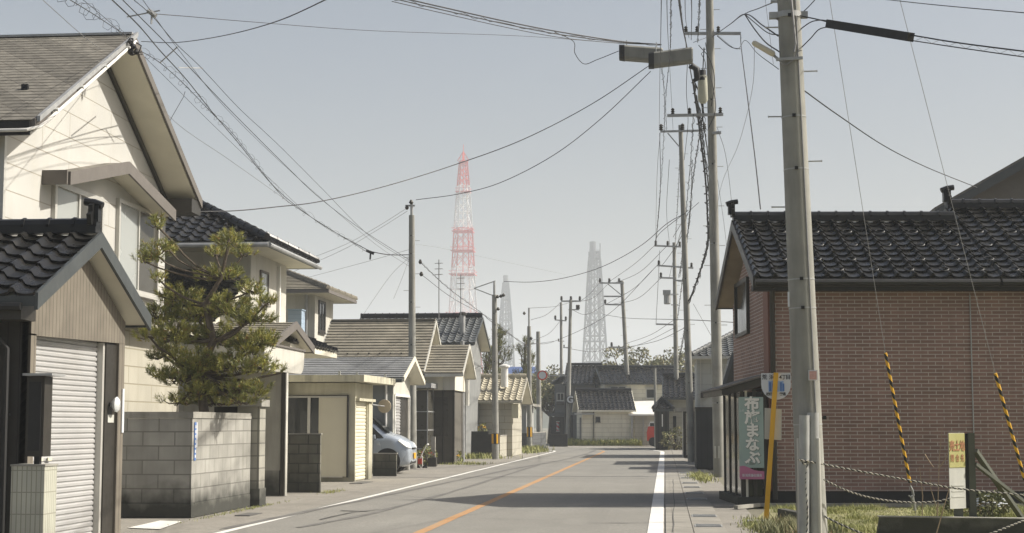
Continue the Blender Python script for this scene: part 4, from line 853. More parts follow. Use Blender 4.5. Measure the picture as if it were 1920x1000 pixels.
pm = pole('utility_pole', 'nearest and thickest concrete utility pole, in front of the brick-tiled house', W(1524, 1010, Ym), W(1466, -280, Ym), .18, .126, steps=(4.0, 8.4, .56), bands=(1.35, 2.75, 3.1, 4.45, 5.1, 6.35, 6.6), group='concrete utility poles')
pm.location = pm.location
# fittings of the nearest pole
m = MB(); b0, b1 = W(1524, 1010, Ym), W(1466, -280, Ym); ga = R(-58); m.tube([b0.lerp(b1, f) + V((math.cos(ga), math.sin(ga), 0)) * (.181 - .054 * f) for f in [i / 12 for i in range(13)]], .009, 6); m.build('ground_wire', M['greywire'], pm, True)
c = W(1479, 32, Ym); m = MB(); m.tube([c - V((0, 0, .02)), c + V((0, 0, .05))], .155, 20); m.bar(c + V((-.24, 0, .02)), c + V((-.1, 0, .02)), .07, .08); m.bar(c + V((.1, 0, .02)), c + V((.23, 0, .02)), .07, .08); m.build('clamp', M['metal'], pm, True)
m = MB(); m.bar(W(1445, 3, Ym), W(1470, 3, Ym), .03); m.build('bracket', M['metal'], pm); m = MB(); m.bar(W(1455, 112, Ym - .15), W(1505, 109, Ym - .15), .035); m.build('bracket', M['metal'], pm)
m = MB(); m.tube([W(u, v, Ym - .16) for u, v in ((1503, 95), (1497, 96), (1488, 112), (1475, 121), (1466, 120), (1460, 112))], .008, 5); m.tube([W(u, v, Ym - .17) for u, v in ((1484, 0), (1488, 40), (1492, 82), (1489, 98))], .012, 5); m.build('loose_cable', M['greywire'], pm)
m = MB(); m.tube([W(1514, 690, Ym - .17), W(1514, 712, Ym - .17)], .002, 4); 
stk = MB(); c = W(1523, 704, Ym - .185); stk.box(c.x - .045, c.x + .06, c.y - .01, c.y, c.z - .06, c.z + .06); s_ = stk.build('notice_sticker', M['signwhite'], pm); stk = MB(); stk.box(c.x - .035, c.x + .05, c.y - .014, c.y - .011, c.z - .05, c.z + .05); stk.build('sticker_print', mat('pale_red_print', (.5, .3, .26), .6, .2, 40), s_)
stk = MB(); c = W(1480, 560, Ym - .12); stk.box(c.x - .02, c.x, c.y - .02, c.y, c.z - .1, c.z + .08); stk.build('number_tag', M['signwhite'], pm)
lampt = thing('street_lamp', 'small tube-shaped lamp on the side of the nearest pole', 'lamp', tuple(W(1455, 104, Ym)))
m = MB(); m.tube([W(1411, 79, Ym - .1), W(1414, 81, Ym - .1), W(1449, 101, Ym - .05), W(1452, 104, Ym - .05)], [.02, .035, .038, .02], 10); m.build('lamp_tube', mat('lamp_cover', (.5, .47, .38), .35, .05, 5), lampt, True)
m = MB(); m.bar(W(1448, 102, Ym), W(1460, 112, Ym), .03); m.build('bracket', M['metal'], lampt)
# steel conduits and posts clustered at the foot of the nearest pole
cp_ = thing('cable_guard_pipes', 'grey steel half pipes standing in front of the nearest pole foot', 'pipes', (1.62, 19.3, 0))
for (u0, v0, u1, r, yy, mm) in ((1508, 779, 1507, .062, 19.25, 'metal'), (1524, 774, 1527, .07, 19.32, 'bluegrey'), (1533, 822, 1537, .03, 19.28, 'alu'), (1497, 822, 1499, .02, 19.4, 'alu')):
    a = W(u0, v0, yy); b = W(u1, 1000, yy); m = MB(); m.tube([V((b.x, yy, -.02)), V((a.x, yy, a.z))], r, 14)
    m.build('pipe', M['metal'] if mm == 'bluegrey' else M[mm], cp_, True)

p1 = pole('utility_pole', 'tall concrete utility pole with hanging cable boxes, second nearest on the right', (1.47, 44.66, 0), W(1328, -110, 44.0), .155, .1, steps=(2.5, 13.8, .55), bands=(2, 4.2, 6.4, 8.6, 10.4), group='concrete utility poles')
Y1 = 44.1
crossarm(p1, W(1284, 63, Y1), W(1389, 63, Y1), (.02, .22, .6)); crossarm(p1, W(1251, 217, Y1), W(1356, 215, Y1), (.1, .4, .95)); crossarm(p1, W(1335, 250, Y1), W(1352, 249, Y1))
m = MB()
for v in (572, 578): c = W(1344, 870 if v == 572 else 872, Y1)
m.box(*(lambda c: (c.x - .09, c.x - .04, c.y - .17, c.y - .14, c.z - .28, c.z + .05))(W(1345, 840, 44.6)), ); m.box(*(lambda c: (c.x + .01, c.x + .06, c.y - .17, c.y - .14, c.z - .28, c.z + .05))(W(1345, 840, 44.6))); m.build('pole_mark', M['signgrey'], p1)
# cable closures hanging left of the second pole
def closure(u0, v0, u1, v1, h, label, Yn=43.2):
    a, b = W(u0, v0, Yn), W(u1, v1, Yn); t = thing('cable_closure', label, 'cable box', tuple(a.lerp(b, .5)), 'cable splice boxes hung by the tall pole')
    ax = (b - a); L = ax.length; ax.normalize(); m = MB(); up = V((0, 0, 1)); y = V((0, 1, 0)); hh = h / 3000 * Yn
    prof = [(-.5, -.35), (-.38, -.5), (.38, -.5), (.5, -.35), (.5, .3), (.35, .42), (-.35, .42), (-.5, .3)]
    def ring(p, s): return [p + y * (q[0] * hh * .8 * s) + up * (q[1] * hh * s) for q in prof]
    vs = []; 
    for f, s in ((0, .9), (.03, 1), (.5, 1.0), (.97, 1), (1, .9)): vs += ring(a.lerp(b, f), s)
    fs = [(i * 8 + k, i * 8 + (k + 1) % 8, i * 8 + 8 + (k + 1) % 8, i * 8 + 8 + k) for i in range(4) for k in range(8)] + [tuple(range(7, -1, -1)), tuple(range(32, 40))]
    m.add(vs, fs); m.build('case', mat('closure_grey', (.2, .2, .175), .6, .1, 3, streak=.3), t)
    m = MB(); vs = ring(a - ax * .03, .98) + ring(a + ax * .12, 1.04); m.add(vs, [(k, (k + 1) % 8, 8 + (k + 1) % 8, 8 + k) for k in range(8)] + [tuple(range(7, -1, -1)), tuple(range(8, 16))]); m.build('end_cap', M['black'], t)
    m = MB(); m.tube([a.lerp(b, .15) + up * hh * .4, a.lerp(b, .15) + up * hh * .8], .015, 5); m.tube([a.lerp(b, .85) + up * hh * .4, a.lerp(b, .85) + up * hh * .8], .015, 5); m.build('hanger', M['metal'], t)
closure(1163, 98, 1243, 104, 30, 'left one of two long grey boxes hanging on cables beside the tall pole')
closure(1218, 113, 1299, 103, 31, 'right one of two long grey boxes hanging on cables beside the tall pole', 42.6)
t = thing('cable_drum', 'small black rounded cable fitting hanging below the grey boxes', 'cable fitting', tuple(W(1300, 138, 43.5))); m = MB(); m.tube([W(1292, 128, 43.5), W(1298, 124, 43.5), W(1306, 130, 43.5), W(1307, 148, 43.5), W(1300, 153, 43.5)], [.04, .09, .1, .09, .04], 10); m.build('case', M['black'], t, True)
t = thing('arrester', 'pale capsule-shaped box hanging from cables beside the tall pole', 'cable box', tuple(W(1318, 165, 43.7))); m = MB(); m.tube([W(1317, 139, 43.7), W(1317, 143, 43.7), W(1318, 188, 43.7), W(1318, 194, 43.7)], [.06, .13, .14, .08], 12); m.build('case', mat('pale_case', (.42, .42, .34), .5, .06, 4), t, True); m = MB(); m.tube([W(1317, 133, 43.7), W(1317, 152, 43.66)], .105, 10); m.build('cap', M['black'], t, True)

p2 = pole('utility_pole', 'concrete utility pole leaning slightly behind the black shed, with one crossarm at its tip', (1.01, 61.98, 0), W(1276, 235, 61.5), .15, .085, steps=(2.5, 12, .55), bands=(3, 5, 7), group='concrete utility poles')
crossarm(p2, W(1238, 247, 61.4), W(1322, 245, 61.4), (.02, .5, .98), big=1.5); m = MB(); m.bar(W(1252, 250, 61.5), W(1275, 277, 61.5), .04); m.build('brace', M['metal'], p2)
p3 = pole('utility_pole', 'utility pole carrying a transformer and several crossarms in front of the far right house', (.72, 94.88, 0), W(1264, 455, 94.5), .17, .1, steps=(3, 11, .6), group='concrete utility poles')
for (u0, v0, u1, v1, ins) in ((1227, 461, 1277, 463, (.05, .5, .95)), (1232, 498, 1300, 503, (.05, .95)), (1236, 521, 1268, 522, (.1,)), (1230, 608, 1266, 609, ()), (1262, 526, 1285, 527, ())): crossarm(p3, W(u0, v0, 94.4), W(u1, v1, 94.4), ins, .09, big=1.6)
m = MB(); c = W(1251, 558, 94.3); m.lathe((c.x, c.y, c.z - .4), [(.16, 0), (.2, .05), (.2, .75), (.16, .8)], 12); m.box(c.x - .25, c.x + .2, c.y - .25, c.y + .15, c.z + .15, c.z + .42); m.build('transformer', M['metal'], p3); 
for a_, b_, w_2 in (((1258, 552), (1272, 552), .06), ((1258, 572), (1272, 572), .06), ((1237, 470), (1230, 608), .03)): m = MB(); m.bar(W(*a_, 94.4), W(*b_, 94.4), w_2); m.build('bracket', M['metal'], p3)
p4 = pole('utility_pole', 'leaning concrete utility pole at the bend in front of the far beige house', (-2.42, 115.05, 0), W(1166, 527, 114.6), .2, .12, steps=(3, 11, .6), group='concrete utility poles')
for (u0, v0, u1, v1, ins) in ((1124, 531, 1170, 531, (.02, .4, .8)), (1132, 556, 1168, 556, ()), (1134, 571, 1170, 572, (.02,)), (1144, 651, 1172, 652, (.1,))): crossarm(p4, W(u0, v0, 114.5), W(u1, v1, 114.5), ins, .1, big=1.8)
m = MB(); m.bar(W(1140, 533, 114.6), W(1168, 556, 114.6), .06); m.build('brace', M['metal'], p4)
p5 = pole('utility_pole', 'slim utility pole with a round G plate before the barber house', (-6.69, 111.0, 0), W(1070, 562, 111), .17, .1, group='concrete utility poles')
crossarm(p5, W(1052, 565, 111), W(1089, 565, 111), (.02, .5, .95), .1, big=1.8); crossarm(p5, W(1066, 581, 111), W(1086, 581, 111), (.8, .95), .08, big=1.8); crossarm(p5, W(1056, 652, 111), W(1072, 652, 111), (.1,), .06)
m = MB(); m.lathe(W(1069, 750, 110.6), [(.3, 0), (.3, .04)], 20, 'y'); gd = m.build('round_plate', M['bluegrey'], p5); m = MB(); q = W(1069, 750, 110.5)
text_mesh('letter', 'G', .62, M['signwhite'], p5, q - p5.location, offset=.02)
p6 = pole('utility_pole', 'slim distant utility pole behind the barber house roof', (WX(1053, 122), 122, 0), W(1052, 567, 122), .15, .09, group='concrete utility poles')
crossarm(p6, W(1040, 600, 122), W(1062, 602, 122), (.05, .95), .08, big=1.8); crossarm(p6, W(1046, 640, 122), W(1058, 640, 122), (.1,), .06)
pL = pole('utility_pole', 'tall concrete utility pole rising behind the slate roofed garage on the left', (WX(774, 51.9), 51.9, 0), W(772, 404, 51.9), .145, .095, bands=(4, 5.4, 7.0, 7.6), steps=(2.5, 7.5, .55), group='concrete utility poles', pipe=.4)
m = MB(); m.bar(W(760, 386, 51.9), W(778, 386, 51.9), .05); m.build('top_bracket', M['metal'], pL)
for u, v, r_ in ((763, 390, .07), (771, 380, .08), (788, 492, .06), (790, 515, .07)): m = MB(); m.lathe(W(u, v, 51.75), [(.03, -.06), (r_, 0), (.03, .09)], 8); m.build('insulator', M['bronze'], pL, True)
pq = pole('utility_pole', 'concrete pole with yellow and black guard sleeve in front of the tan tiled store', (-6.96, 66.04, 0), W(927, 553, 66.0), .15, .1, guard=(.62, 1.05), bands=(4, 6), group='concrete utility poles', pipe=.55)
m = MB(); m.bar(W(929, 527, 66), W(889, 541, 66), .035); m.bar(W(889, 541, 66), W(928, 556, 66), .035); m.build('stay_arm', M['metal'], pq)
for u, v in ((933, 557), (939, 556), (944, 554), (934, 580)): m = MB(); m.lathe(W(u, v, 65.9), [(.03, -.06), (.08, 0), (.03, .08)], 8); m.build('insulator', M['bronze'], pq, True)
pr = pole('utility_pole', 'slimmer concrete pole with guard sleeve beside the grey shed', (-7.26, 86.39, 0), W(992, 612, 86.2), .15, .1, guard=(.75, 1.3), group='concrete utility poles', pipe=1.0)
for u, v in ((983, 588), (996, 635)): m = MB(); m.lathe(W(u, v, 86.1), [(.03, -.08), (.09, 0), (.03, .1)], 8); m.build('insulator', M['bronze'], pr, True)
ps = pole('utility_pole', 'short thick concrete pole without wires behind the grey shed', (WX(1011, 97), 97, 0), W(1009, 622, 97), .17, .12, group='concrete utility poles')
pt_ = pole('utility_pole', 'short thin pale pole before the white roofed shed', (WX(1229, 103), 103, 0), W(1228, 690, 103), .09, .08, group='concrete utility poles')
pv = pole('utility_pole', 'thin grey steel pole beside the entry of the brown slate house', (WX(868, 60.5), 60.5, 0), W(867, 640, 60.5), .08, .075, group='concrete utility poles', mt='metal')
# traffic sign near bend
ts = thing('traffic_sign', 'round red-rimmed traffic sign on a grey arm above the shed', 'sign', tuple(W(1017, 705, 96))); c = W(1017, 704, 95.8)
m = MB(); m.lathe(c, [(.3, 0), (.3, .03)], 20, 'y'); m.build('rim', M['red'], ts); m = MB(); m.lathe(c - V((0, .031, 0)), [(.22, 0), (.22, .01)], 20, 'y'); m.build('face', M['signwhite'], ts); m = MB(); m.bar(c + V((0, .1, 0)), W(1066, 705, 96), .06); m.build('arm', M['metal'], ts)

# ---------------- wires ----------------
def wire(pts, r, label, sag=0., m='wire', name='cable', n=14, twist=None, group=None):
    """pts: list of (u, v, Y) seen points, smoothed with a Catmull-Rom curve in space"""
    P = [W(*p) for p in pts]; mb = MB(); Q = []
    if len(P) == 2: P = [P[0], P[0].lerp(P[1], .5) - V((0, 0, sag)), P[1]]
    E = [P[0] * 2 - P[1]] + P + [P[-1] * 2 - P[-2]]
    for i in range(1, len(E) - 2):
        for k in range(n):
            t = k / n; a, b, c, d = E[i - 1], E[i], E[i + 1], E[i + 2]
            Q.append(.5 * ((2 * b) + (c - a) * t + (2 * a - 5 * b + 4 * c - d) * t * t + (3 * b - a - 3 * c + d) * t ** 3))
    Q.append(P[-1]); mb.tube(Q, r, 5)
    o = mb.build(name, M[m], None, True)
    if twist:
        amp, per, r2 = twist; tb = MB(); dd = 0; T = []; tot = sum((Q[i + 1] - Q[i]).length for i in range(len(Q) - 1)); steps = int(tot / per * 7); acc = 0; i = 0
        for s in range(steps + 1):
            d = tot * s / steps
            while i < len(Q) - 2 and acc + (Q[i + 1] - Q[i]).length < d: acc += (Q[i + 1] - Q[i]).length; i += 1
            f = (d - acc) / max(1e-6, (Q[i + 1] - Q[i]).length); p = Q[i].lerp(Q[i + 1], min(1, f)); t = (Q[i + 1] - Q[i]).normalized()
            x = t.cross(V((.1, .2, 1))).normalized(); y = t.cross(x); a = 2 * math.pi * d / per + 1.5 * math.sin(d * 1.7) + .8 * math.sin(d * 4.1 + 1); am = amp * (.45 + .75 * abs(math.sin(d * .9 + r * 300)) + .35 * math.sin(d * 2.3)); T.append(p + (x * math.cos(a) + y * math.sin(a)) * am)
        tb.tube(T, r2, 4); tb.build('twisted_strand', M[m], o)
    return tag(o, label, 'cable', group)
wr = wire
g1, g2_ = 'wires crossing the sky at left', 'wires between the far poles'
wr([(265, 78, 25.6), (330, 80, 23), (420, 67, 20), (520, 40, 16.5), (640, -14, 12.5)], .006, 'black service cable curving up from the cream house gable')
wr([(115, -10, 16), (180, 30, 20), (245, 73, 25)], .006, 'thick cable with loose loops coming down to the cream house gable tip', twist=(.07, .8, .0028))
wr([(262, 95, 26), (300, 118, 28), (345, 158, 30), (400, 215, 34), (440, 255, 37), (520, 358, 43), (560, 392, 45), (690, 474, 51)], .007, 'loopy twisted cable running from the cream gable towards the left pole', twist=(.07, .7, .0032))
wr([(205, -5, 18), (260, 48, 21), (300, 95, 24), (350, 150, 28), (400, 213, 32), (450, 272, 36), (500, 335, 41), (545, 378, 44), (610, 425, 48), (695, 472, 51.9)], .009, 'thick black cable descending steeply across the sky at left')
wr([(695, 472, 51.9), (730, 478, 52), (770, 478, 52)], .014, 'short cable joining the splice knot to the left pole')
t = thing('splice_knot', 'dark splice box on the cable left of the tall left pole', 'cable fitting', tuple(W(695, 473, 51.9))); m = MB(); m.bar(W(687, 470, 51.9), W(701, 476, 51.9), .09); m.tube([W(695, 475, 51.9), W(694, 487, 51.9)], .03, 5); m.build('case', M['wire'], t)
wr([(245, -5, 19), (285, 30, 21), (330, 82, 24), (380, 130, 27), (450, 205, 32), (520, 270, 37), (600, 350, 43), (690, 440, 49), (768, 492, 52)], .0055, 'thin upper wire of the pair descending to the left pole')
wr([(222, -8, 18), (330, 100, 25), (430, 205, 31), (540, 315, 38), (600, 372, 43), (680, 432, 48), (768, 488, 52)], .007, 'thin wire just left of the upper pair near the left pole')
wr([(80, 0, 20), (165, 75, 24), (240, 130, 27), (330, 230, 31), (430, 300, 36), (540, 378, 42)], .005, 'faint thin wire above the cream house roof', m='greywire')
wr([(285, 26, 21), (350, 31, 22), (480, 42, 26), (700, 58, 31), (980, 68, 37), (1165, 82, 43)], .0055, 'long straight wire across the top of the picture to the grey boxes')
t = thing('wire_bracket', 'small insulator bracket where wires meet above the cream house', 'cable fitting', tuple(W(285, 26, 21))); m = MB(); m.bar(W(238, 32, 21), W(300, 20, 21), .015); m.tube([W(278, 20, 21), W(292, 30, 21)], .04, 6); m.tube([W(285, 25, 21), W(284, 45, 21)], .015, 5); m.build('bracket', M['metal'], t)
for i, (a, b) in enumerate((((300, 118, 26), (333, 88, 25)), ((335, 127, 26.5), (380, 128, 27)))): 
    m = MB(); m.bar(W(*a), W(*b), .014); tag(m.build('wire_spacer', M['metal']), ['short spacer bar between wires, upper one', 'short spacer bar between wires, lower one'][i], 'cable fitting')
t = thing('gable_bracket', 'cluster of insulators on the gable tip of the cream house', 'cable fitting', tuple(W(247, 88, 25.3)))
m = MB(); m.bar(W(247, 72, 25.4), W(247, 104, 25.4), .05)
for u, v in ((244, 78), (250, 88), (244, 98), (255, 98)): m.lathe(W(u, v, 25.3), [(.02, -.04), (.05, 0), (.02, .05)], 8)
m.build('insulators', M['black'], t, True); m = MB(); m.tube([W(u, v, 25.3) for u, v in ((255, 80), (265, 86), (260, 100), (248, 104), (240, 96))], .012, 5); m.build('cable_loop', M['wire'], t)
m = MB(); a = W(347, 172, 30); m.tube([a, W(344, 182, 29.7), W(321, 222, 29.4), W(256, 390, 29.0), W(216, 440, 29.0)], .006, 5); tag(m.build('service_drop', M['wire']), 'thin service wire dropping from the twisted cable to the house window', 'cable')
wr([(318, 397, 31), (430, 396, 33), (520, 388, 35), (600, 378, 37), (720, 350, 39), (850, 310, 41), (980, 262, 42), (1110, 195, 43), (1225, 118, 43.5)], .012, 'long drooping cable rising from the cream house to the grey boxes')
wr([(780, 375, 52), (860, 364, 50), (940, 342, 48), (1040, 290, 46.5), (1130, 220, 45), (1220, 134, 43.5)], .011, 'lower drooping cable from the tall left pole to the grey boxes')
for k, (dv, lab) in enumerate(((0, 'topmost'), (5, 'middle'), (11, 'lowest'))):
    wr([(735, -8 + dv, 34), (830, 14 + dv, 36), (960, 43 + dv, 39), (1060, 62 + dv * .9, 41), (1165, 78 + dv * .3, 43), (1240, 84, 43.5)], .018 - k * .004, lab + ' strand of the thick cable bundle sweeping to the grey boxes', twist=(.03, 1.1, .007) if k == 1 else None)
wr([(1040, 60, 41), (1075, 78, 42), (1078, 100, 43), (1095, 120, 43.3), (1120, 112, 43.3), (1160, 96, 43)], .01, 'slack cable loop below the thick bundle left of the grey boxes')
wr([(945, 528, 75), (1000, 529, 73), (1060, 521, 70), (1130, 500, 67), (1200, 462, 64), (1250, 420, 62), (1285, 400, 61)], .013, 'drooping cable low over the grey lattice tower, between far poles', group=g2_)
wr([(780, 458, 52), (840, 468, 60), (950, 492, 75), (1060, 515, 90)], .005, 'faint thin wire passing in front of the red and white tower', m='greywire')
wr([(788, 492, 52), (840, 540, 58), (900, 585, 63), (930, 610, 66), (990, 650, 80)], .01, 'upper of two cables from the left pole to the guarded pole', twist=(.03, .8, .005))
wr([(790, 515, 52), (850, 560, 58), (928, 604, 66), (990, 655, 80)], .009, 'lower of two cables from the left pole to the guarded pole')
wr([(1020, 576, 90), (992, 578, 86), (1040, 575, 105), (1070, 567, 111)][1:], .012, 'short wire from the shed pole to the G plate pole', group=g2_)
for k, (v0, v1) in enumerate(((398, 400), (402, 468))): 
    wr([(540, 500 + k * 14, 60), (640, 462 + k * 8, 56), (700, 430 + k * 6, 54), (764, 390 + k * 6, 52)], .006, ['upper', 'lower'][k] + ' thin wire rising to the top of the left pole over the hip roof', m='greywire')
wr([(560, 525, 62), (680, 493, 56), (768, 468, 52)], .006, 'thin wire meeting the left pole from behind the roofs', m='greywire')
wr([(680, 592, 60), (730, 520, 56), (768, 482, 52)], .005, 'very thin stay wire falling from the left pole to the brown roof', m='greywire')
wr([(738, 560, 60), (768, 483, 52)], .005, 'second very thin stay wire falling from the left pole', m='greywire', sag=.05)
# far distribution lines
FL = [((1228, 460, 94), (1190, 495, 103), (1140, 530, 114)), ((1250, 462, 94), (1200, 510, 104), (1150, 532, 114)), ((1232, 498, 94), (1190, 540, 104), (1136, 571, 114)), ((1240, 521, 94), (1195, 560, 104), (1140, 572, 114)),
      ((1264, 600, 94), (1220, 628, 104), (1172, 645, 114)), ((1264, 615, 94), (1215, 640, 104), (1172, 655, 114)), ((1290, 612, 62), (1230, 640, 90), (1172, 652, 114)),
      ((1124, 531, 114), (1105, 552, 112), (1087, 566, 111)), ((1140, 533, 114), (1110, 560, 112), (1070, 567, 111)), ((1144, 651, 114), (1110, 660, 112), (1058, 652, 111)), ((1134, 571, 114), (1100, 590, 112), (1072, 581, 111)),
      ((1052, 567, 111), (1025, 590, 100), (996, 600, 86)), ((1052, 600, 120), (1030, 625, 105), (995, 640, 86)), ((1230, 500, 94), (1140, 590, 100), (1040, 640, 104), (996, 645, 86)), ((1380, 605, 60), (1290, 600, 62), (1180, 597, 100), (1130, 590, 114)),
      ((1040, 640, 120), (980, 648, 95), (935, 650, 70)), ((1290, 395, 62), (1235, 440, 80), (1229, 461, 94)), ((1237, 250, 61.5), (1238, 360, 78), (1230, 455, 94)), ((1310, 700, 80), (1240, 690, 95), (1190, 700, 112), (1110, 690, 120)), ((1285, 430, 62), (1262, 470, 80), (1240, 500, 94))]
names = ['top outer wire from the transformer pole to the bend pole', 'top inner wire from the transformer pole to the bend pole', 'second level wire from the transformer pole to the bend pole', 'third level wire from the transformer pole to the bend pole', 'low cable leaving the transformer pole to the bend pole', 'lowest cable leaving the transformer pole to the bend pole', 'cable from the leaning pole to the bend pole', 'outer wire from the bend pole to the G plate pole', 'inner wire from the bend pole to the G plate pole', 'low slack cable between bend pole and G plate pole', 'middle wire between bend pole and G plate pole', 'wire from G plate pole to the shed pole', 'wire from the slim distant pole to the shed pole', 'long low cable sweeping under the grey tower', 'long level wire reaching the brick house', 'low cable above the tan store roof', 'short wire joining the leaning pole and transformer pole', 'near-vertical looking wire left of the leaning pole', 'low wire just above the far house roofs', 'wire below the leaning pole crossarm to the transformer pole']
for f, nm in zip(FL, names): wr(list(f), .014, nm, group=g2_, n=8)
# lines running overhead along the street, seen steeply near the right poles
ST = [([(1240, -10, 20), (1239, 60, 30), (1237, 160, 45), (1236, 245, 61.4)], .007, None), ([(1258, -10, 20), (1256, 100, 34), (1248, 190, 50), (1250, 244, 61.4)], .007, (.03, .9, .006)), ([(1272, -10, 18), (1280, 50, 30), (1288, 90, 43), (1300, 160, 48), (1322, 240, 58)], .016, (.03, 1.2, .006)),
      ([(1296, -10, 22), (1297, 30, 32), (1296, 75, 43)], .009, None), ([(1312, -10, 22), (1310, 40, 32), (1308, 80, 43)], .009, (.04, .8, .006)), ([(1240, 110, 43), (1246, 200, 52), (1242, 300, 66), (1236, 380, 80), (1229, 461, 94)], .008, (.04, 1.4, .006)),
      ([(1238, 250, 61.5), (1232, 330, 72), (1229, 461, 94)], .008, None), ([(1299, 150, 44), (1310, 230, 47), (1322, 330, 51), (1326, 400, 54), (1325, 465, 57), (1300, 545, 61), (1288, 570, 61.8)], .03, (.06, .7, .016)),
      ([(1308, 190, 44), (1320, 280, 48), (1330, 380, 52), (1326, 460, 56), (1305, 530, 60), (1292, 570, 61.8)], .02, (.05, .9, .012)), ([(1314, 240, 44), (1300, 330, 52), (1290, 430, 60), (1280, 520, 75), (1270, 600, 94)], .013, (.04, .8, .007)),
      ([(1288, 570, 62), (1285, 610, 70), (1278, 650, 85), (1272, 680, 94)], .018, (.05, .9, .01)), ([(1290, 100, 43), (1287, 170, 50), (1290, 230, 58), (1283, 300, 61.5)], .01, None), ([(1275, 280, 61.5), (1272, 350, 72), (1266, 455, 94)], .01, (.04, 1.0, .006)),
      ([(1303, 155, 44), (1318, 195, 44.2), (1314, 245, 44.3)], .02, (.04, .5, .01)), ([(1323, 80, 44), (1330, 130, 44), (1342, 200, 44), (1327, 245, 44)], .012, None), ([(1310, 85, 43.8), (1330, 110, 43.5), (1340, 150, 43.8), (1334, 200, 44)], .012, None)]
sn = ['leftmost overhead wire running along the street to the leaning pole', 'second overhead wavy wire along the street to the leaning pole', 'thick black overhead cable passing behind the grey boxes', 'short overhead wire ending at the top crossarm', 'wavy overhead wire ending at the top crossarm beside the tall pole', 'long wavy wire falling left of the leaning pole', 'thin wire from the leaning pole tip to the transformer pole', 'heavy twisted cable bundle drooping between the tall pole and the leaning pole', 'second twisted cable drooping beside the heavy bundle', 'twisted cable passing the leaning pole to the transformer pole', 'cable bundle continuing from the leaning pole towards the bend', 'plain cable under the grey boxes to the leaning pole', 'wavy cable right of the leaning pole tip', 'tangled cable under the pale capsule', 'slack cable loop hugging the tall pole left side', 'inner slack cable loop at the tall pole']
for (pp, r, tw), nm in zip(ST, sn): wr(pp, r, nm, twist=tw and (tw[0] * (.45 if pp[0][2] < 30 else .9), tw[1], tw[2] * (.7 if pp[0][2] < 30 else 1)), group='cables along the right side poles')
XW = [([(1250, -10, 19), (1252, 60, 32), (1256, 130, 44), (1262, 244, 61.4)], .006, None, 'third overhead wire along the street, between the wavy wires'), ([(1284, -10, 20), (1286, 40, 32), (1292, 72, 43)], .006, None, 'short overhead wire just left of the short wavy one'),
 ([(1320, 90, 44), (1316, 200, 46), (1328, 300, 50), (1333, 420, 54), (1310, 520, 60)], .016, (.05, .8, .01), 'third twisted cable hugging the tall pole'), ([(1300, 215, 44), (1295, 300, 52), (1284, 420, 62), (1275, 520, 80)], .01, (.04, 1.2, .007), 'thin wavy cable between the two crossarms'),
 ([(1255, 300, 61), (1250, 400, 78), (1256, 462, 94)], .01, None, 'plain wire down to the transformer pole top'), ([(1298, 300, 61), (1292, 420, 78), (1272, 520, 94)], .012, (.04, 1.3, .008), 'wavy cable right of the transformer pole'),
 ([(1345, 240, 44), (1362, 300, 46), (1375, 420, 52), (1382, 560, 60)], .006, None, 'thin wire drooping right of the tall pole'), ([(1340, 300, 44), (1360, 440, 50), (1372, 560, 60), (1378, 620, 66)], .005, None, 'faint wire falling to the pale house behind the brick one'),
 ([(1300, 570, 62), (1340, 640, 66), (1375, 690, 70)], .007, None, 'service wire to the pale two-storey house'), ([(1262, 445, 62), (1290, 400, 62), (1310, 380, 61)], .01, None, 'short looped cable at the leaning pole'), ([(1290, 400, 62), (1275, 440, 70), (1262, 490, 85), (1255, 520, 94)], .012, None, 'cable curving from the leaning pole to the transformer')]
for pp, r, tw, nm in XW: wr(pp, r, nm, twist=tw, group='cables along the right side poles')
LW = [([(150, -5, 18), (215, 50, 22), (262, 96, 26)], .004, 'thin wire beside the thick looped cable at upper left'), ([(262, 98, 26), (330, 165, 30), (400, 235, 36), (500, 330, 42), (600, 420, 48), (690, 470, 51.5)], .0045, 'thin wire below the steep black cable'), ([(262, -8, 18), (340, 100, 25), (430, 210, 32), (560, 335, 41), (700, 455, 50), (768, 500, 52)], .0045, 'thin wire above the pair to the left pole')]
for pp, r, nm in LW: wr(pp, r, nm)
m = MB()
# cables between the nearest pole and the second pole
TC = [([(1462, 0, 19.7), (1425, 15, 25), (1390, 30, 33), (1345, 62, 44), (1300, 80, 44)], .008), ([(1459, 68, 19.6), (1430, 48, 20), (1397, 27, 22), (1370, 45, 30), (1335, 70, 44)], .009), ([(1462, 98, 19.6), (1436, 80, 20), (1415, 55, 21), (1397, 28, 22)], .009), ([(1460, 66, 19.6), (1440, 62, 20), (1418, 45, 21), (1397, 27, 22)], .007),
      ([(1460, 130, 19.7), (1420, 100, 26), (1397, 76, 34), (1380, 92, 40), (1345, 66, 44)], .006), ([(1389, 66, 44), (1390, 90, 43.5), (1400, 170, 38), (1415, 290, 34), (1426, 392, 31.3)], .013), ([(1388, 92, 43), (1370, 88, 43.5), (1345, 68, 44)], .012),
      ([(1450, 120, 21), (1435, 0, 24)][::-1], .003)]
tn = ['wire from the top of the nearest pole to the tall pole', 'upper looped cable between nearest pole and tall pole', 'lower looped cable at the nearest pole', 'thin middle looped cable at the nearest pole', 'cable passing under the tube lamp to the tall pole', 'black cable dropping to the ridge of the brick-tiled house', 'short cable along the top crossarm of the tall pole', 'very thin wire right of the tall pole top']
for (pp, r), nm in zip(TC, tn): wr(pp, r, nm, group='cables between the two nearest right poles', m='wire')
wr([(1335, 450, 44), (1352, 350, 40), (1385, 270, 34), (1410, 170, 28), (1415, 80, 24)], .004, 'very thin curved wire between the tall pole and nearest pole', m='greywire')
wr([(1505, 168, 19.7), (1570, 215, 22), (1660, 275, 27), (1740, 315, 31), (1832, 352, 34)], .009, 'service wire from the nearest pole to the right house roof')
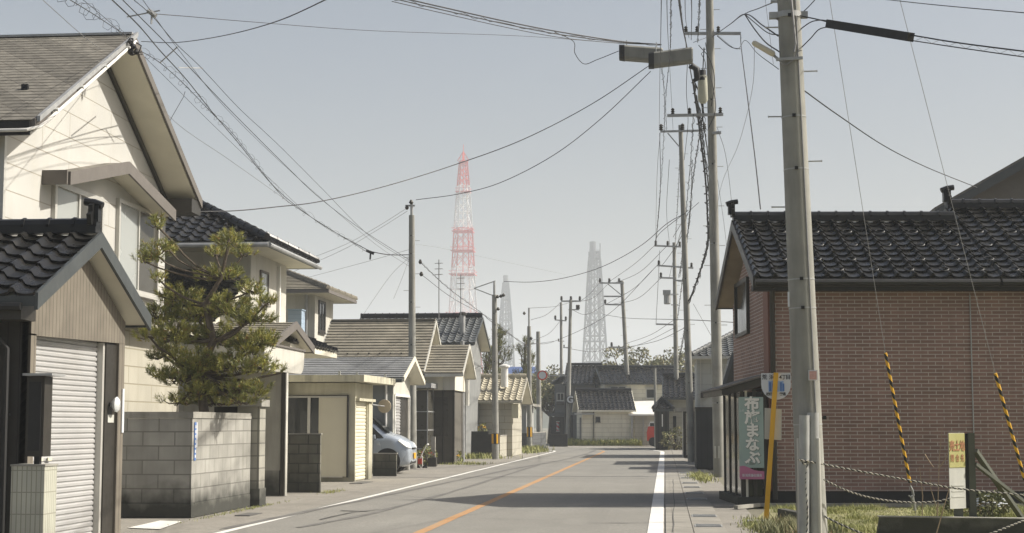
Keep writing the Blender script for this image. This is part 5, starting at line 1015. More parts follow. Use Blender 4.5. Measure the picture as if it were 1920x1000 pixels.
wr([(1640, -3, 20), (1760, 10, 18), (1940, 26, 15)], .005, 'thin wire in the top right corner of the sky')
# black cable cover and its lines
bc = thing('black_cable_cover', 'long black cable cover tube sloping right from the nearest pole', 'cable cover', tuple(W(1630, 58, 18.5)))
m = MB(); a = W(1554, 45, 19); b = W(1708, 70, 17.8); m.bar(a, b, .09, .10); m.build('cover', M['black'], bc)
wr([(1500, 30, 19.5), (1530, 36, 19.3), (1554, 42, 19)], .008, 'short upper wire from the nearest pole to the black cover'); wr([(1497, 58, 19.6), (1520, 42, 19.4), (1540, 38, 19.2), (1554, 40, 19)], .007, 'curved middle wire into the black cover')
wr([(1500, 92, 19.6), (1520, 72, 19.4), (1535, 56, 19.2), (1554, 50, 19)], .007, 'curved lower wire into the black cover')
wr([(1708, 66, 17.8), (1800, 81, 17), (1940, 99, 16)], .008, 'upper line leaving the black cover to the right'); wr([(1708, 76, 17.8), (1800, 90, 17), (1940, 110, 16)], .006, 'lower line leaving the black cover to the right')
m = MB(); k = 0
for u in range(1715, 1930, 16): a = W(u, 67 + (u - 1708) * .142 if k % 2 else 76 + (u - 1708) * .147, 17.7 - (u - 1708) * .0075); b = W(u + 16, 76 + (u - 1692) * .147 if k % 2 else 67 + (u - 1692) * .142, 17.7 - (u - 1692) * .0075); m.bar(a, b, .003) if k % 2 == 0 or True else None; k += 1
tag(m.build('cable_lashing', M['greywire']), 'zigzag lashing wire between the two lines right of the black cover', 'cable')
wr([(1528, 0, 19.6), (1515, 14, 19.6), (1500, 28, 19.6)], .006, 'short wire at the top right of the nearest pole')

# guy wires with guards
def guy(u0, v0, y0, u1, v1, y1, u2, v2, y2, label, hook=True):
    """top off frame, guard top, guard bottom"""
    A, B, C = W(u0, v0, y0), W(u1, v1, y1), W(u2, v2, y2); d = (C - B).normalized(); t = thing('guy_wire', label, 'guy wire', (C.x + d.x * .6, C.y + d.y * .6, 0), 'guy wires with striped guards')
    end = C + d * (C.z / -d.z if hook else .5); m = MB(); m.tube([A, B, C, end], .004, 5); m.build('wire', M['greywire'], t)
    L = (C - B).length; m = MB(); n = 12; m.tube([V((0, 0, L * i / n)) for i in range(n + 1)], .0235, 12); o = m.build('striped_guard', M['tubeyb'], t, True)
    o.rotation_mode = 'QUATERNION'; o.rotation_quaternion = (B - C).to_track_quat('Z', 'Y'); o.location = C - t.location
    if hook:
        m = MB(); q = C + d * .05; m.tube([q, q + V((.03, 0, -.06)), q + V((.045, 0, -.13)), q + V((.02, 0, -.2)), q + V((.0, 0, -.16)), q + V((-.03, 0, -.14))], .012, 6); m.tube([C + d * .2, C + d * .42], .022, 7); m.build('turnbuckle', M['metal'], t, True)
    return t
guy(1555, -5, 22.2, 1660, 662, 23.6, 1706, 905, 24, 'guy wire with yellow and black guard, left of two, in front of the brick wall')
guy(1686, -5, 21.2, 1866, 700, 22.6, 1921, 900, 23, 'guy wire with yellow and black guard at the right picture edge')

# ---------------- bus stop ----------------
bsx = thing('bus_stop', 'bus stop on a leaning yellow flat pole with round-bottomed sign and grey plate', 'bus stop sign', (1.44, 23.6, 0))
Yb = 23.6
m = MB(); a = V((1.44, Yb, .0)); b = W(1455, 699, Yb); m.bar(a, b, .068, .03); m.build('pole', M['yellow'], bsx)
m = MB(); m.box(1.18, 1.5, Yb - .15, Yb + .15, 0, .03); m.build('base_plate', M['metal'], bsx)
cx, zt, wdt = W(1455, 700, Yb).x, W(1455, 700, Yb).z, .212
pts = [(cx - wdt, zt), (cx - wdt, zt - .17)] + [(cx - wdt * math.cos(q), zt - .17 - .215 * math.sin(q)) for q in [math.pi * k / 14 for k in range(1, 14)]] + [(cx + wdt, zt - .17), (cx + wdt, zt)]
m = MB(); m.prism([(x, Yb + .035, z) for x, z in pts], (0, .012, 0)); sg = m.build('sign_board', M['signwhite'], bsx)
m = MB(); m.box(cx - .11, cx + .11, Yb + .0325, Yb + .0335, zt - .27, zt - .11); m.build('blue_panel', mat('faded_blue', (.25, .36, .58), .5, .1, 12), sg)
m = MB()
for k, x in enumerate((-.1, -.055, .055, .09)): m.box(cx + x, cx + x + .03, Yb + .030, Yb + .032, zt - .26, zt - .13 - .02 * (k % 2))
m.build('blue_bus_mark', M['blue'], sg)
for ch, x in (('荒', -.165), ('浜', -.06), ('4', .065), ('丁', .115), ('目', .175)): text_mesh('stop_name', ch, .078, M['ink'], bsx, (cx + x - 1.44, .033, zt - .06), offset=.0015)
for ch, x in (('越', -.12), ('後', -.075), ('交', .07), ('通', .115)): text_mesh('company_line', ch, .05, M['ink'], bsx, (cx + x - 1.44, .033, zt - .305), offset=.001)
m = MB(); p, q = W(1434, 765, Yb), W(1467, 826, Yb); m.prism([(p.x, Yb + .04, p.z), (q.x, Yb + .04, p.z - .02), (q.x - .01, Yb + .04, q.z), (p.x - .01, Yb + .04, q.z + .02)], (0, .01, 0)); m.build('timetable_plate', M['signgrey'], bsx)

# ---------------- land sale sign with braces ----------------
sy = 20.5
ls_ = thing('land_sign', 'narrow yellow and white notice board on green timber posts', 'sign', (3.65, sy, 0))
a, b = W(1778, 812, sy), W(1806, 812, sy); bl, br = W(1781, 950, sy), W(1812, 962, sy)
m = MB(); m.add([a, b, V((br.x, sy + .25, br.z)), V((bl.x, sy, bl.z)), V((b.x, sy + .25, b.z))], [(0, 3, 2, 4)]) if False else None
bd = V((b.x - a.x + .05, .22, 0)); z0, z1 = .36, a.z
def bquad(f0, f1, za, zb, off, m, nm, par):
    q = MB(); p0 = V((a.x, sy, 0)) + bd * f0; p1 = V((a.x, sy, 0)) + bd * f1; nrm = V((bd.y, -bd.x, 0)).normalized()
    q.prism([p0 + V((0, 0, za)) + nrm * off, p1 + V((0, 0, za)) + nrm * off, p1 + V((0, 0, zb)) + nrm * off, p0 + V((0, 0, zb)) + nrm * off], -nrm * .008); return q.build(nm, m, par)
bo = bquad(0, 1, z0, z1, 0, M['signgrey'], 'board', ls_); bquad(.0, 1, .87, z1 - .005, .006, M['signyellow'], 'yellow_field', bo)
ang = math.atan2(bd.y, bd.x); nr = V((bd.y, -bd.x, 0)).normalized()
for i, ch in enumerate('売土地'):
    p = V((a.x, sy, 1.13)) + bd * (.18 + .32 * i) + nr * .012; text_mesh('red_letter', ch, .14, M['fadedred'], ls_, p - ls_.location, (math.pi / 2, 0, ang), sx=.75, offset=.003)
    p = V((a.x, sy, .98)) + bd * (.18 + .32 * i) + nr * .012; text_mesh('red_letter', '問合先'[i], .10, M['fadedred'], ls_, p - ls_.location, (math.pi / 2, 0, ang), sx=.75, offset=.001)
for i in range(3): bquad(.12, .9, .5 + i * .07, .515 + i * .07, .005, M['signgrey'], 'faded_line', bo)
x = W(1816, 812, sy).x; part('post', M['greenwood'], ls_, (x + .04, x + .12, sy + .25, sy + .33, -.1, 1.3)); part('post', M['greenwood'], ls_, (x - .16, x - .06, sy + .18, sy + .26, -.1, .36)); part('batten', M['dark'], ls_, (x - .01, x + .038, sy + .27, sy + .31, .36, 1.29))
m = MB(); m.bar(W(1828, 845, 20.75), W(1925, 985, 22), .07, .05); m.bar(W(1828, 870, 20.75), W(1925, 945, 21.5), .05, .04); m.build('brace', M['greenwood'], ls_)

# ropes
def rope(pts, label):
    P = [W(*p) for p in pts]; t = thing('twisted_rope', label, 'rope', tuple(P[0]), 'black and white twisted ropes'); Q = []; E_ = [P[0] * 2 - P[1]] + P + [P[-1] * 2 - P[-2]]
    for i in range(1, len(E_) - 2):
        for k in range(60):
            u = k / 60; a, b, c, d = E_[i - 1], E_[i], E_[i + 1], E_[i + 2]; Q.append(.5 * ((2 * b) + (c - a) * u + (2 * a - 5 * b + 4 * c - d) * u * u + (3 * b - a - 3 * c + d) * u ** 3))
    Q.append(P[-1]); 
    for ph, mm in ((0, 'ropew'), (math.pi, 'ropeb')):
        S = []; dist = 0
        for i, p in enumerate(Q):
            if i: dist += (p - Q[i - 1]).length
            tt = (Q[min(i + 1, len(Q) - 1)] - Q[max(i - 1, 0)]).normalized(); x = tt.cross(V((0, 0, 1))).normalized(); y = tt.cross(x); an = dist / .075 * 2 * math.pi + ph; S.append(p + (x * math.cos(an) + y * math.sin(an)) * .006)
        m = MB(); m.tube(S, .0068, 6); m.build('strand', M[mm], t, True)
rope([(1497, 862, 19.1), (1560, 874, 19.4), (1640, 889, 19.6), (1740, 907, 19.9), (1800, 917, 20.1), (1925, 929, 20.4)], 'upper twisted rope stretched from the pole pipes to the right edge')
rope([(1545, 900, 19.3), (1590, 921, 19.6), (1640, 935, 19.9), (1700, 942, 20.2), (1750, 941, 20.4), (1782, 935, 20.5)], 'sagging twisted rope between the pole pipes and the notice board')
rope([(1545, 968, 19.2), (1580, 985, 19.0), (1625, 1004, 18.8)], 'low twisted rope running to the ground at the bottom edge')
rope([(1500, 861, 19.15), (1508, 870, 19.17), (1514, 864, 19.2), (1510, 900, 19.2), (1514, 960, 19.2), (1512, 1006, 19.2)], 'rope end knotted round the pole pipes and hanging down')
rope([(1850, 1004, 19.8), (1890, 988, 20), (1930, 972, 20.3)], 'twisted rope rising at the bottom right corner')

# ---------------- verge, kerbs, grass, plants ----------------
g = MB(); g.poly([(1.35, -10, -.005), (9, -10, -.005), (9, 20, -.005), (1.35, 20, -.005)]); g.poly([(1.35, 20, -.004), (9.5, 20, -.004), (9.5, 28.0, -.004), (1.75, 28.0, -.004), (1.35, 24.5, -.004)]); struct('verge_soil', g, M['soil'])
g = MB(); g.poly([(.85, 28.0, .002), (9.5, 28.4, .002), (9.5, 29.5, .002), (.85, 29.5, .002)]); struct('house_apron', g, M['side'])
fk = thing('foundation_kerb', 'thin pale kerb line along the foot of the brick-tiled house', 'kerb', (4, 28.1, 0))
m = MB(); m.prism([(1.2, 27.2, 0), (1.62, 28.05, 0), (8.5, 28.35, 0), (8.5, 28.41, 0), (1.6, 28.12, 0), (1.14, 27.25, 0)], (0, 0, .06)); m.build('kerb_top', M['cap'], fk)
kb = thing('low_concrete_wall', 'dark low concrete wall in the grass at bottom right', 'wall', (3.5, 20.6, 0))
m = MB(); a, b = W(1648, 970, 20.5), W(2050, 976, 20.5); m.prism([(a.x - .05, 20.5, -.1), (a.x + .02, 20.5, a.z), (b.x, 20.5, b.z), (b.x, 20.5, -.1)], (0, .14, 0)); m.build('slab', M['conc_wall'], kb)
m = MB(); m.prism([(a.x + .0, 20.49, a.z + .001), (a.x + .0, 20.66, a.z + .001), (b.x, 20.66, b.z + .001), (b.x, 20.49, b.z + .001)], (0, 0, .012)); m.build('top_edge', M['cap'], kb)
sl = thing('broken_kerb_block', 'tilted concrete kerb block lying behind the bus stop', 'concrete block', (1.65, 24.5, 0))
m = MB(); p, q = W(1458, 954, 24.3), W(1500, 965, 22.5); m.prism([(p.x, p.y, 0), (p.x, p.y, p.z), (q.x + .1, q.y, q.z), (q.x + .1, q.y, 0)], (.12, .06, 0)); m.build('block', M['conc_wall'], sl)
def blades(mb, n, region, h0, h1, wd, lean=.5):
    for i in range(n):
        x, y, s = region(); h = random.uniform(h0, h1) * s; a = random.uniform(0, 6.283); d = V((math.cos(a), math.sin(a), 0)); b = V((-d.y, d.x, 0)) * wd / 2
        p = V((x, y, -.01)); l = d * h * random.uniform(.1, lean); k = len(mb.v)
        mb.v += [tuple(p - b), tuple(p + b), tuple(p + l * .4 + V((0, 0, h * .6)) + b * .7), tuple(p + l * .4 + V((0, 0, h * .6)) - b * .7), tuple(p + l + V((0, 0, h)))]; mb.f += [(k, k + 1, k + 2, k + 3), (k + 3, k + 2, k + 4)]
clump = [(random.uniform(1.7, 7), random.uniform(20.6, 27.6), random.uniform(.2, .6)) for i in range(70)]
def reg():
    if random.random() < .55:
        c = random.choice(clump); return c[0] + random.gauss(0, c[2] * .4), c[1] + random.gauss(0, c[2] * .5), random.choice((.9, 1.3, 1.3, 1.9))
    y = random.uniform(19.5, 27.9); return random.uniform(1.45 if y < 24 else 1.9, 7.2), y, .55
m = MB(); blades(m, 60000, reg, .015, .07, .008, 1.3); tag(m.build('grass', M['grass']), 'patchy short grass and weeds on the verge at bottom right', 'grass', kind='stuff')
def pclump(cx, cy, rx, ry, n, h0, h1, label, wd=.012, mm='grass'):
    m = MB(); blades(m, n, lambda: (cx + random.gauss(0, rx), cy + random.gauss(0, ry), 1), h0, h1, wd, 1.); return tag(m.build('grass', M[mm]), label, 'grass', kind='stuff')
pclump(1.72, 21.4, .22, .8, 3600, .04, .2, 'dark taller weeds at the foot of the nearest pole', .014, 'leaf')
pclump(1.28, 22.9, .10, .7, 1100, .02, .08, 'sparse grass beside the bus stop base')
pclump(.95, 43.5, .16, 1.6, 1100, .03, .13, 'grass tufts at the foot of the tall pole', .02)
pclump(-6.9, 84, .3, 2.0, 900, .1, .4, 'weed tufts by the shed pole foot', .04); pclump(-8.1, 67.5, .6, .5, 700, .05, .3, 'weeds before the black painted wall', .03)
m = MB(); blades(m, 15000, lambda: (lambda t, s: (-6.9 + 5.3 * t, 108.9 + random.uniform(0, 2.6) , s))(random.random(), random.uniform(.5, 1.4)), .1, .45, .05, .8); tag(m.build('grass', M['grass']), 'grassy strip in front of the far beige house wall', 'grass', kind='stuff')
g = MB(); g.poly([(-7.2, 108.6, .02), (-1.4, 108.4, .02), (-1.2, 112, .02), (-7.2, 112, .02)]); struct('verge_soil', g, M['soil'])
pclump(-6.98, 26.2, .05, 1.6, 500, .01, .05, 'tiny weeds along the foot of the grey block wall', .008)
pclump(-7.0, 33.4, .1, .5, 300, .01, .06, 'tiny weeds by the mossy block wall stub', .01)
pclump(-7.3, 57.8, .5, .7, 500, .02, .12, 'low weeds before the entry of the brown slate house', .02)
# thin dry stems
dry = [([(1728, 1004), (1730, 930), (1724, 876)], 21.0, 'thin dry weed stem left of the notice board'), ([(1752, 1000), (1758, 960), (1745, 915), (1743, 880)], 21.2, 'curved dry weed stem beside the notice board'), ([(1756, 1000), (1770, 950), (1781, 912)], 20.3, 'dry stem leaning right towards the notice board'), ([(1757, 990), (1759, 930), (1761, 860), (1767, 800)], 21.6, 'tallest dry weed stem against the brick wall'), ([(1762, 876), (1772, 862), (1777, 850)], 21.0, 'short pale twig curving up beside the board'), ([(1734, 852), (1742, 865), (1751, 877)], 21.0, 'short pale twig curving down left of the board')]
for pts, yy, lab in dry:
    P = [W(u, v, yy) for u, v in pts]
    m = MB(); m.tube(P, [.008, .006, .004][:len(P)] if len(P) == 3 else [.008, .006, .005, .002], 5); tag(m.build('dry_stem', M['drystem']), lab, 'plant')
def bush(name, label, c, r, n, mm, leaf=.05, flowers=0, fm='signwhite', cat='bush', stems=6):
    t = thing(name, label, cat, (c[0], c[1], 0)); c = V(c); r = V(r); m = MB()
    for i in range(n):
        q = in_ball(); q = q.normalized() * q.length ** .5; bump = 1 + .25 * math.sin(q.x * 5 + c.x) * math.cos(q.z * 6 + c.y); p = c + V((q.x * r.x, q.y * r.y, q.z * r.z)) * bump; d = (q + in_ball() * .8).normalized(); s = d.cross(in_ball()).normalized() * leaf * .35; e = d * leaf * random.uniform(.7, 1.4); k = len(m.v)
        m.v += [tuple(p), tuple(p + e * .5 + s), tuple(p + e), tuple(p + e * .5 - s)]; m.f.append((k, k + 1, k + 2, k + 3))
    m.build('leaves', M[mm], t); m = MB()
    for i in range(stems): q = in_ball(); m.tube([V((c.x + q.x * r.x * .1, c.y, 0)), c + V((q.x * r.x * .3, q.y * r.y * .3, -r.z * .3)), c + V((q.x * r.x * .7, q.y * r.y * .7, abs(q.z) * r.z * .7))], [r.x * .04 + .008, r.x * .025 + .006, .006], 5)
    m.build('stems', M['bark'], t)
    if flowers:
        for i in range(flowers): m = MB(); q = in_ball().normalized(); q.y = -abs(q.y); q.z = abs(q.z) * .8; p = c + V((q.x * r.x, q.y * r.y, q.z * r.z)) * 1.02; m.lathe(p, [(.005, -leaf * .2), (leaf * .5, 0), (.01, leaf * .2)], 7); m.build('flower', M[fm], t)
    return t
c = W(1858, 966, 25.5); bush('flowering_shrub', 'low leafy shrub with small white flowers beside the notice board', (c.x, 25.5, .16), (.27, .3, .2), 900, 'leaf', .055, 40)
c = W(1800, 968, 25.8); bush('dark_shrub', 'small dark shrub behind the notice board', (c.x, 25.8, .12), (.2, .2, .16), 400, 'leaf', .05, 6)
# planting beside the car
bush('flower_clump', 'small flowering plants with red blooms beside the car front', (WX(800, 54.5), 54.5, .32), (.32, .4, .3), 500, 'grass', .07, 16, 'red', 'plant')
bush('green_clump', 'low green plants by the glazed porch', (WX(835, 59), 59, .22), (.6, .6, .22), 700, 'grass', .08, 14, 'yellow', 'plant')
bush('yellow_shrub', 'little bush with yellow flowers above the black wall', (WX(904, 70.5), 70.5, 1.25), (.16, .16, .2), 140, 'grass', .07, 12, 'yellow', 'bush'); bush('porch_shrub', 'dark green shrub in front of the far timber porch', (WX(1268, 90), 90, .6), (.8, .7, .6), 500, 'leaf', .14, 14, 'signyellow')
t = thing('marker_post', 'short square concrete post in the planting beside the car', 'post', (WX(812, 54.3), 54.3, 0)); x = WX(812, 54.3); part('post', M['cap'], t, (x - .07, x + .07, 54.3, 54.44, 0, 1.0)); part('planter', M['bronze'], t, (x - .13, x + .15, 54.0, 54.29, 0, .3))
t = thing('hose_stand', 'small white cart with a curved handle in front of the car', 'cart', (WX(785, 52.5), 52.5, 0))
m = MB(); P = lambda u, v: W(u, v, 52.5); m.tube([P(786, 868), P(792, 850), P(798, 838), P(802, 834)], .022, 6); m.tube([P(781, 877), P(783, 856), P(792, 856), P(792, 880), P(781, 877)], .018, 6); m.tube([P(776, 874), P(800, 881)], .02, 6); m.lathe(P(802, 834), [(.02, -.03), (.05, 0), (.02, .04)], 8); m.build('frame', M['white'], t, True)
m = MB()
for u in (783, 797): m.lathe(P(u, 877), [(.08, 0), (.08, .04)], 12, 'y')
m.build('wheel', M['black'], t); part('red_box', M['red'], t, (P(789, 0).x, P(796, 0).x, 52.45, 52.6, .12, .3))
# rock for van grounds etc
t = thing('bicycle_frame', 'old bicycle leaning against the far beige wall', 'bicycle', (WX(1113, 111.3), 111.3, 0)); P = lambda u, v: W(u, v, 111.5)
for u in (1113, 1124): m = MB(); c = P(u, 821); m.tube([c + V((.3 * math.cos(q), 0, .3 * math.sin(q))) for q in [k * math.pi / 9 for k in range(19)]], .025, 5); m.build('wheel', M['ink'], t)
m = MB(); m.bar(P(1113, 821), P(1110, 813), .03); m.bar(P(1110, 814), P(1120, 815), .03); m.bar(P(1110, 814), P(1118, 821), .03); m.bar(P(1124, 821), P(1120, 812), .03); m.bar(P(1105, 812), P(1112, 815), .03); m.build('frame', M['metal'], t)

# ---------------- parked car ----------------
car = thing('parked_car', 'pale blue rounded small car parked nose to the street behind the low block wall', 'car', (-8.8, 46.75, 0))
NX = -7.33; yc = 46.75; hwid = .74
# profile: distance behind nose, top height, beltline height, half width
st = [(0, .66, .34, .30, .54), (.03, .80, .26, .28, .62), (.12, .93, .2, .24, .67), (.3, 1.04, .17, .22, .71), (.5, 1.13, .17, .22, .735), (.72, 1.17, .18, .22, .74), (.95, 1.40, .18, .22, .74), (1.2, 1.56, .18, .22, .74), (1.6, 1.62, .18, .22, .74), (2.3, 1.62, .18, .22, .74), (2.9, 1.56, .18, .22, .74), (3.2, 1.25, .18, .24, .73), (3.36, 1.0, .22, .28, .68), (3.4, .7, .3, .35, .6)]
vs = []; nseg = 15
for d, top, lo, _, hw in st:
    belt = min(top - .02, .98) if d > .2 else top - .06; roofw = hw * (.74 if d > .9 and d < 3.1 else .86 if d > .2 else .95)
    if d > .9 and d < 3.15: prof = [(-hw * .9, lo), (-hw, lo + .12), (-hw * 1.0, .6), (-hw * .985, belt - .08), (-hw * .95, belt), (-roofw, top - .1), (-roofw * .86, top - .02), (0, top)]
    else: prof = [(-hw * .9, lo), (-hw, lo + .12), (-hw * 1.0, lo + (top - lo) * .5), (-hw * .97, top - .16 if top > .8 else top - .08), (-hw * .9, top - .07), (-hw * .8, top - .03), (-hw * .5, top - .005), (0, top)]
    prof += [(-y, z) for y, z in prof[-2::-1]]; vs += [(NX - d, yc + y, z) for y, z in prof]
m = MB(); m.add(vs, [(i * 15 + k, (i + 1) * 15 + k, (i + 1) * 15 + k + 1, i * 15 + k + 1) for i in range(len(st) - 1) for k in range(14)] + [tuple(range(15)), tuple(range(len(vs) - 1, len(vs) - 16, -1))] + [(i * 15 + 14, (i + 1) * 15 + 14, (i + 1) * 15, i * 15) for i in range(len(st) - 1)])
bd_ = m.build('body', M['carpaint'], car, True)
md = bd_.modifiers.new('sub', 'SUBSURF'); md.levels = 2; md.render_levels = 2
yn = yc - hwid
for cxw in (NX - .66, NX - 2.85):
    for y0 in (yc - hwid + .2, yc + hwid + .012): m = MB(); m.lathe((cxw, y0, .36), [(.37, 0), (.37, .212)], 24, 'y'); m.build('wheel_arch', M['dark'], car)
for cxw in (NX - .66, NX - 2.85):
    for s in (-1, 1):
        y0 = yc + s * (hwid - .07); m = MB(); m.lathe((cxw, y0 - .095, .29), [(.2, 0), (.28, .01), (.29, .03), (.29, .16), (.28, .18), (.2, .19)], 26, 'y'); wh = m.build('wheel', M['black'], car, True)
        m = MB(); m.lathe((cxw, y0 - s * 0 + (-.104 if s < 0 else .095), .29), [(.05, 0), (.19, .004), (.19, .012)], 20, 'y'); m.build('rim', M['metal'], wh, True)
m = MB(); m.prism([(NX - .99, yn + .062, 1.02), (NX - .78, yn + .068, 1.03), (NX - 1.2, yn + .14, 1.42), (NX - 1.25, yn + .15, 1.44), (NX - 1.55, yn + .15, 1.46), (NX - 1.6, yn + .06, 1.02)], (0, -.035, 0)); m.build('side_window', M['glass'], car)
m = MB(); m.prism([(NX - .70, yc - .6, 1.175), (NX - 1.17, yc - .5, 1.57), (NX - 1.17, yc + .5, 1.57), (NX - .70, yc + .6, 1.175)], (.03, 0, .03)); m.build('windscreen', M['glass'], car)
for s in (-1, 1):
    m = MB(); m.prism([(NX - .06, yc + s * .58, .72), (NX - .02, yc + s * .48, .72), (NX - .1, yc + s * .47, .86), (NX - .36, yc + s * .62, .98), (NX - .38, yc + s * .68, .93), (NX - .14, yc + s * .66, .75)], (.03, s * .035, .015)); m.build('headlight', M['lamp'], car, True)
part('number_plate', M['yellow'], car, (NX + .01, NX + .035, yc - .17, yc + .17, .42, .59)); part('grille', M['black'], car, (NX - .02, NX + .018, yc - .3, yc + .3, .70, .74)); part('bumper_intake', M['black'], car, (NX - .05, NX - .012, yc - .45, yc + .45, .28, .38))
m = MB(); m.prism([(NX - 1.0, yn - .13, 1.0), (NX - 1.12, yn - .13, 1.0), (NX - 1.12, yn - .13, 1.12), (NX - 1.03, yn - .13, 1.12)], (0, .16, 0)); m.build('mirror', M['carpaint'], car); part('door_seam', M['dark'], car, (NX - 1.085, NX - 1.08, yn - .004, yn + .02, .4, .97)); part('side_blinker', M['lamp'], car, (NX - .98, NX - .9, yn - .008, yn + .02, .83, .86))
m = MB(); m.bar((NX - .66, yc - .5, 1.17), (NX - .76, yc + .1, 1.24), .02); m.build('wiper', M['black'], car)

# ---------------- towers ----------------
def lattice(name, label, cxp, Yt, prof, secs, panels, w0, leg=.3, brace=.16, core=None, plats=()):
    """prof: list of (v, half width px); four-legged tapering mast"""
    s = Yt / 3000.0; bx = WX(cxp, Yt); t = thing(name, label, 'tower', (bx, Yt + 3, 0))
    zs = [(WZ(v, Yt), hw * s) for v, hw in prof]
    def hwid(z):
        for (z0, a), (z1, b) in zip(zs, zs[1:]):
            if z0 <= z <= z1: return a + (b - a) * (z - z0) / (z1 - z0)
        return zs[-1][1] if z > zs[-1][0] else zs[0][1]
    cy = Yt + zs[0][1]; rot = R(24)
    def cor(z, k): h = hwid(z) * 1.0; a = rot + math.pi / 4 + k * math.pi / 2; return V((bx + h * 1.08 * math.cos(a), cy + h * 1.08 * math.sin(a), z))
    lev = [zs[0][0]]
    while lev[-1] < zs[-1][0] - .5: lev.append(min(zs[-1][0], lev[-1] + max(4.5, hwid(lev[-1]) * panels)))
    for (v0, v1, mm) in secs:
        za, zb = WZ(v0, Yt), WZ(v1, Yt); m = MB()
        for i in range(len(lev) - 1):
            z0, z1 = lev[i], lev[i + 1]; mid = (z0 + z1) / 2
            if not (za <= mid < zb): continue
            for k in range(4):
                a, b, c, d = cor(z0, k), cor(z0, (k + 1) % 4), cor(z1, k), cor(z1, (k + 1) % 4)
                m.bar(a, c, leg); m.bar(c, d, brace); m.bar(a, d, brace * .8); m.bar(b, c, brace * .8); m.bar(a.lerp(c, .5), b.lerp(d, .5), brace * .6); m.bar(a.lerp(b, .5), a.lerp(c, .5), brace * .5); m.bar(a.lerp(b, .5), b.lerp(d, .5), brace * .5)
        if core:
            for (ox, oy) in core: m.tube([(bx + ox, cy + oy, za), (bx + ox, cy + oy, zb)], leg * .5, 6)
        if m.v: m.build('lattice_section', M[mm], t)
    for v in plats:
        m = MB(); z = WZ(v, Yt); h = hwid(z) * 1.04; m.box(bx - h, bx + h, cy - h, cy + h, z, z + .15 * Yt / 430)
        for k in range(8): a = k * math.pi / 4; 
        for q in ((-1, -1, 1, -1), (1, -1, 1, 1), (1, 1, -1, 1), (-1, 1, -1, -1)): m.bar((bx + q[0] * h, cy + q[1] * h, z + 1.6), (bx + q[2] * h, cy + q[3] * h, z + 1.6), .12)
        m.build('platform', M[secs[-1][2]], t)
    return t, bx, cy, WZ(prof[-1][0], Yt)
t, bx, cy, zt = lattice('lattice_tower', 'red and white banded lattice mast far behind the left houses', 861, 700, [(797, 50), (590, 28.5), (500, 23), (425, 19), (350, 13.5), (292, 8)], [(797, 581, 'redpaint'), (581, 505, 'whitepaint'), (505, 425, 'redpaint'), (425, 351, 'whitepaint'), (351, 292, 'redpaint')], 1.7, 0, .46, .25, core=[(0, 0)], plats=(590, 510, 465, 428, 352, 294))
m = MB(); m.tube([(bx, cy, zt), (bx, cy, zt + 4)], .6, 6); m.tube([(bx, cy, zt + 4), (bx, cy, zt + 7.5)], .15, 6)
for k in range(4): m.bar((bx + math.cos(k * 1.57) * 2.6, cy + math.sin(k * 1.57) * 2.6, zt + .1), (bx, cy, zt + 4.4), .35)
m.build('top_mast', M['redpaint'], t)
t, bx, cy, zt = lattice('lattice_tower', 'larger hazy grey lattice tower right of the picture centre', 1115, 950, [(797, 30), (680, 23.5), (600, 18.5), (490, 11.5), (470, 9)], [(797, 470, 'greylat')], 2.1, 0, 1.1, .55, core=[(-3.2, 0), (3.2, 0), (0, -2.4)], plats=(640, 600, 545, 500, 484, 472))
m = MB(); m.tube([(bx - 1, cy, zt - 8), (bx - 1, cy, zt + 6)], 2.0, 10); m.tube([(bx + 3.4, cy, zt - 4), (bx + 3.4, cy, zt + 5)], .4, 6); m.build('flare_head', M['greylat'], t)
t, bx, cy, zt = lattice('lattice_tower', 'smaller hazy grey lattice tower between the guarded pole and the pines', 946, 1080, [(797, 22), (690, 17), (600, 11.5), (545, 7), (528, 5)], [(797, 528, 'greylat')], 1.9, 0, 1.1, .6, core=[(-2, 0), (2, 0), (0, 2)], plats=(640, 600, 560, 534))
m = MB(); m.tube([(bx, cy, zt - 6), (bx, cy, zt + 5)], 1.8, 10); m.build('flare_head', M['greylat'], t)

# ---------------- far trees ----------------
def far_pine(u, vt, vb, Y, wpx, label, n=16, seed=1):
    random.seed(seed); k = Y / 3000; b = W(u, vb, Y); z1 = WZ(vt, Y); t = thing('pine_tree', label, 'tree', (b.x, Y, 0), 'pines behind the left houses')
    trunk = [(V((b.x, Y, 0)), .16), (V((b.x + .15, Y, z1 * .4)), .12), (V((b.x - .05, Y, z1 * .7)), .08), (V((b.x, Y, z1 * .97)), .03)]; bl = []
    for i in range(n):
        f = .38 + .62 * (i + .5) / n; sp = wpx * k * (1.12 - f) * 1.25 + .12; a = random.uniform(0, 6.28); rr = sp * random.uniform(.35, 1.)
        bl.append((V((b.x + math.cos(a) * rr, Y + math.sin(a) * rr, z1 * f + random.uniform(-.1, .1))), sp * .34 + .1, sp * .34 + .1, .16 + sp * .1))
    bl.append((V((b.x, Y, z1)), .12, .12, .25)); pine(t, trunk, bl, 42, .26, 22, .03, M['needle_far'], M['bark'])
far_pine(932, 622, 760, 84, 30, 'loose dark pine behind the tan store, left of the pair', 30, 3)
far_pine(912, 655, 760, 82, 18, 'smaller pine close to the cream flue of the grey tiled house', 14, 5)
far_pine(984, 640, 760, 100, 30, 'open branched pine behind the shed pole, right of the pair', 24, 8)
random.seed(11)
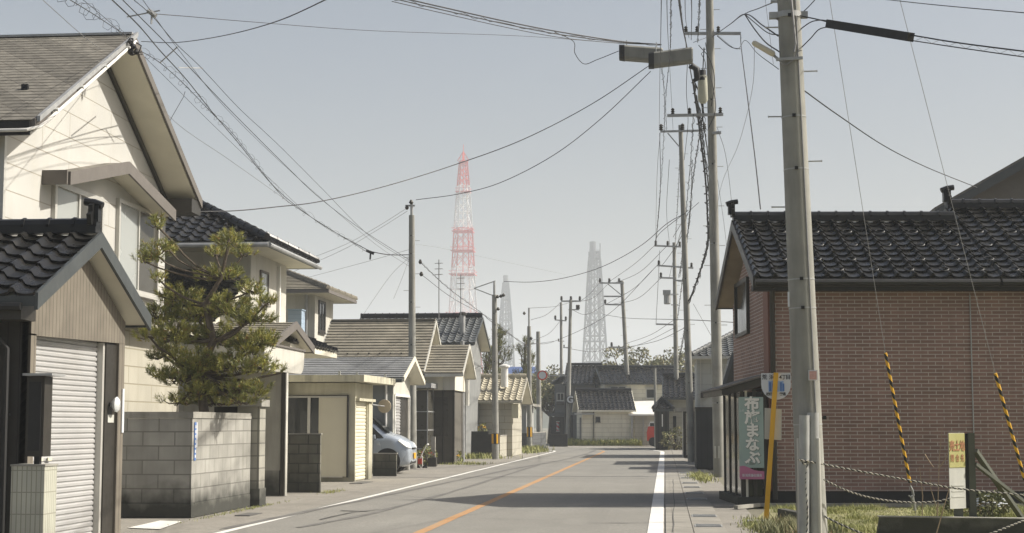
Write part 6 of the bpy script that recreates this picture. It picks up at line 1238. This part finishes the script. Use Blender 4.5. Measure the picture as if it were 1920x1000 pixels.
def leafy(u, vt, Y, r, label, n=1500, leaf=.3, mm='leaf'):
    zt = WZ(vt, Y); x = WX(u, Y); t = thing('broadleaf_tree', label, 'tree', (x, Y, 0), 'trees behind the far houses'); m = MB(); tb = MB(); lim = [V((x, Y, 0)), V((x + r * .05, Y, zt * .45))]; tb.tube(lim, [.18, .12], 7)
    cl = []
    for i in range(13):
        q = in_ball(); c = V((x + q.x * r, Y + q.y * r * .8, zt * .76 + q.z * zt * .21)); cl.append((c, random.uniform(.18, .36) * r)); tb.tube([lim[1], lim[1].lerp(c, .5) + V((0, 0, .1)), c, c + V((q.x * .4, 0, .45))], [.08, .05, .03, .015], 5)
    for i in range(n):
        c, rr = random.choice(cl); q = in_ball(); p = c + V((q.x * rr * 1.3, q.y * rr * 1.3, q.z * rr * .9)); d = in_ball().normalized() * leaf * random.uniform(.5, 1.1); s = d.cross(in_ball()).normalized() * leaf * .3; k = len(m.v); m.v += [tuple(p - d / 2), tuple(p + s), tuple(p + d / 2), tuple(p - s)]; m.f.append((k, k + 1, k + 2, k + 3))
    m.build('crown', M[mm], t); tb.build('trunk', M['bark'], t, True)
LT = [(1178, 646, 140, 2.3, 'tallest roundish tree behind the bend pole'), (1150, 672, 145, 1.9, 'low tree just right of the grey tower base'), (1205, 667, 150, 2.4, 'bushy tree behind the black tiled roof centre'), (1232, 664, 142, 2.0, 'brownish tree left of the transformer pole'), (1256, 658, 146, 2.6, 'wide tree behind the transformer pole'), (1284, 652, 150, 2.4, 'dense tree between transformer pole and leaning pole'), (1312, 640, 155, 2.2, 'tree partly behind the leaning pole'), (1030, 722, 120, 2.2, 'brown thicket tree left of the barber house'), (1012, 700, 128, 2.4, 'grey-green tree behind the traffic sign'), (1040, 690, 160, 2.5, 'far tree on the slope behind the barber house')]
for u, v, Y, r, lab in LT: leafy(u, v, Y, r, lab)
# distant low hill and wood
m = MB(); hp = []
for i in range(60): x = -260 + i * 9; hp.append((x, 640, 14 + 5 * math.sin(i * .35) + 3 * math.sin(i * .9 + 1)))
vs = [(x, y, -1) for x, y, z in hp] + [(x, y + 20, z) for x, y, z in hp] + [(x, y + 300, -1) for x, y, z in hp]; n = len(hp); m.add(vs, [(i, i + 1, i + 1 + n, i + n) for i in range(n - 1)] + [(i + n, i + 1 + n, i + 1 + 2 * n, i + 2 * n) for i in range(n - 1)]); struct('hill', m, mat('wooded_hill', (.07, .08, .05), .95, .3, .08))

# ---------------- haze ----------------
hm = bpy.data.materials.new('haze_air'); hm.use_nodes = True; nt = hm.node_tree; nt.nodes.remove(nt.nodes['Principled BSDF']); pv_ = nt.nodes.new('ShaderNodeVolumePrincipled')
pv_.inputs['Color'].default_value = (.89, .945, 1, 1); pv_.inputs['Density'].default_value = .00068; pv_.inputs['Anisotropy'].default_value = 0.0
nt.links.new(pv_.outputs[0], nt.nodes['Material Output'].inputs['Volume'])
m = MB(); m.box(-2200, 2200, -150, 2800, -1.5, 160); tag(m.build('haze', hm), kind='stuff')
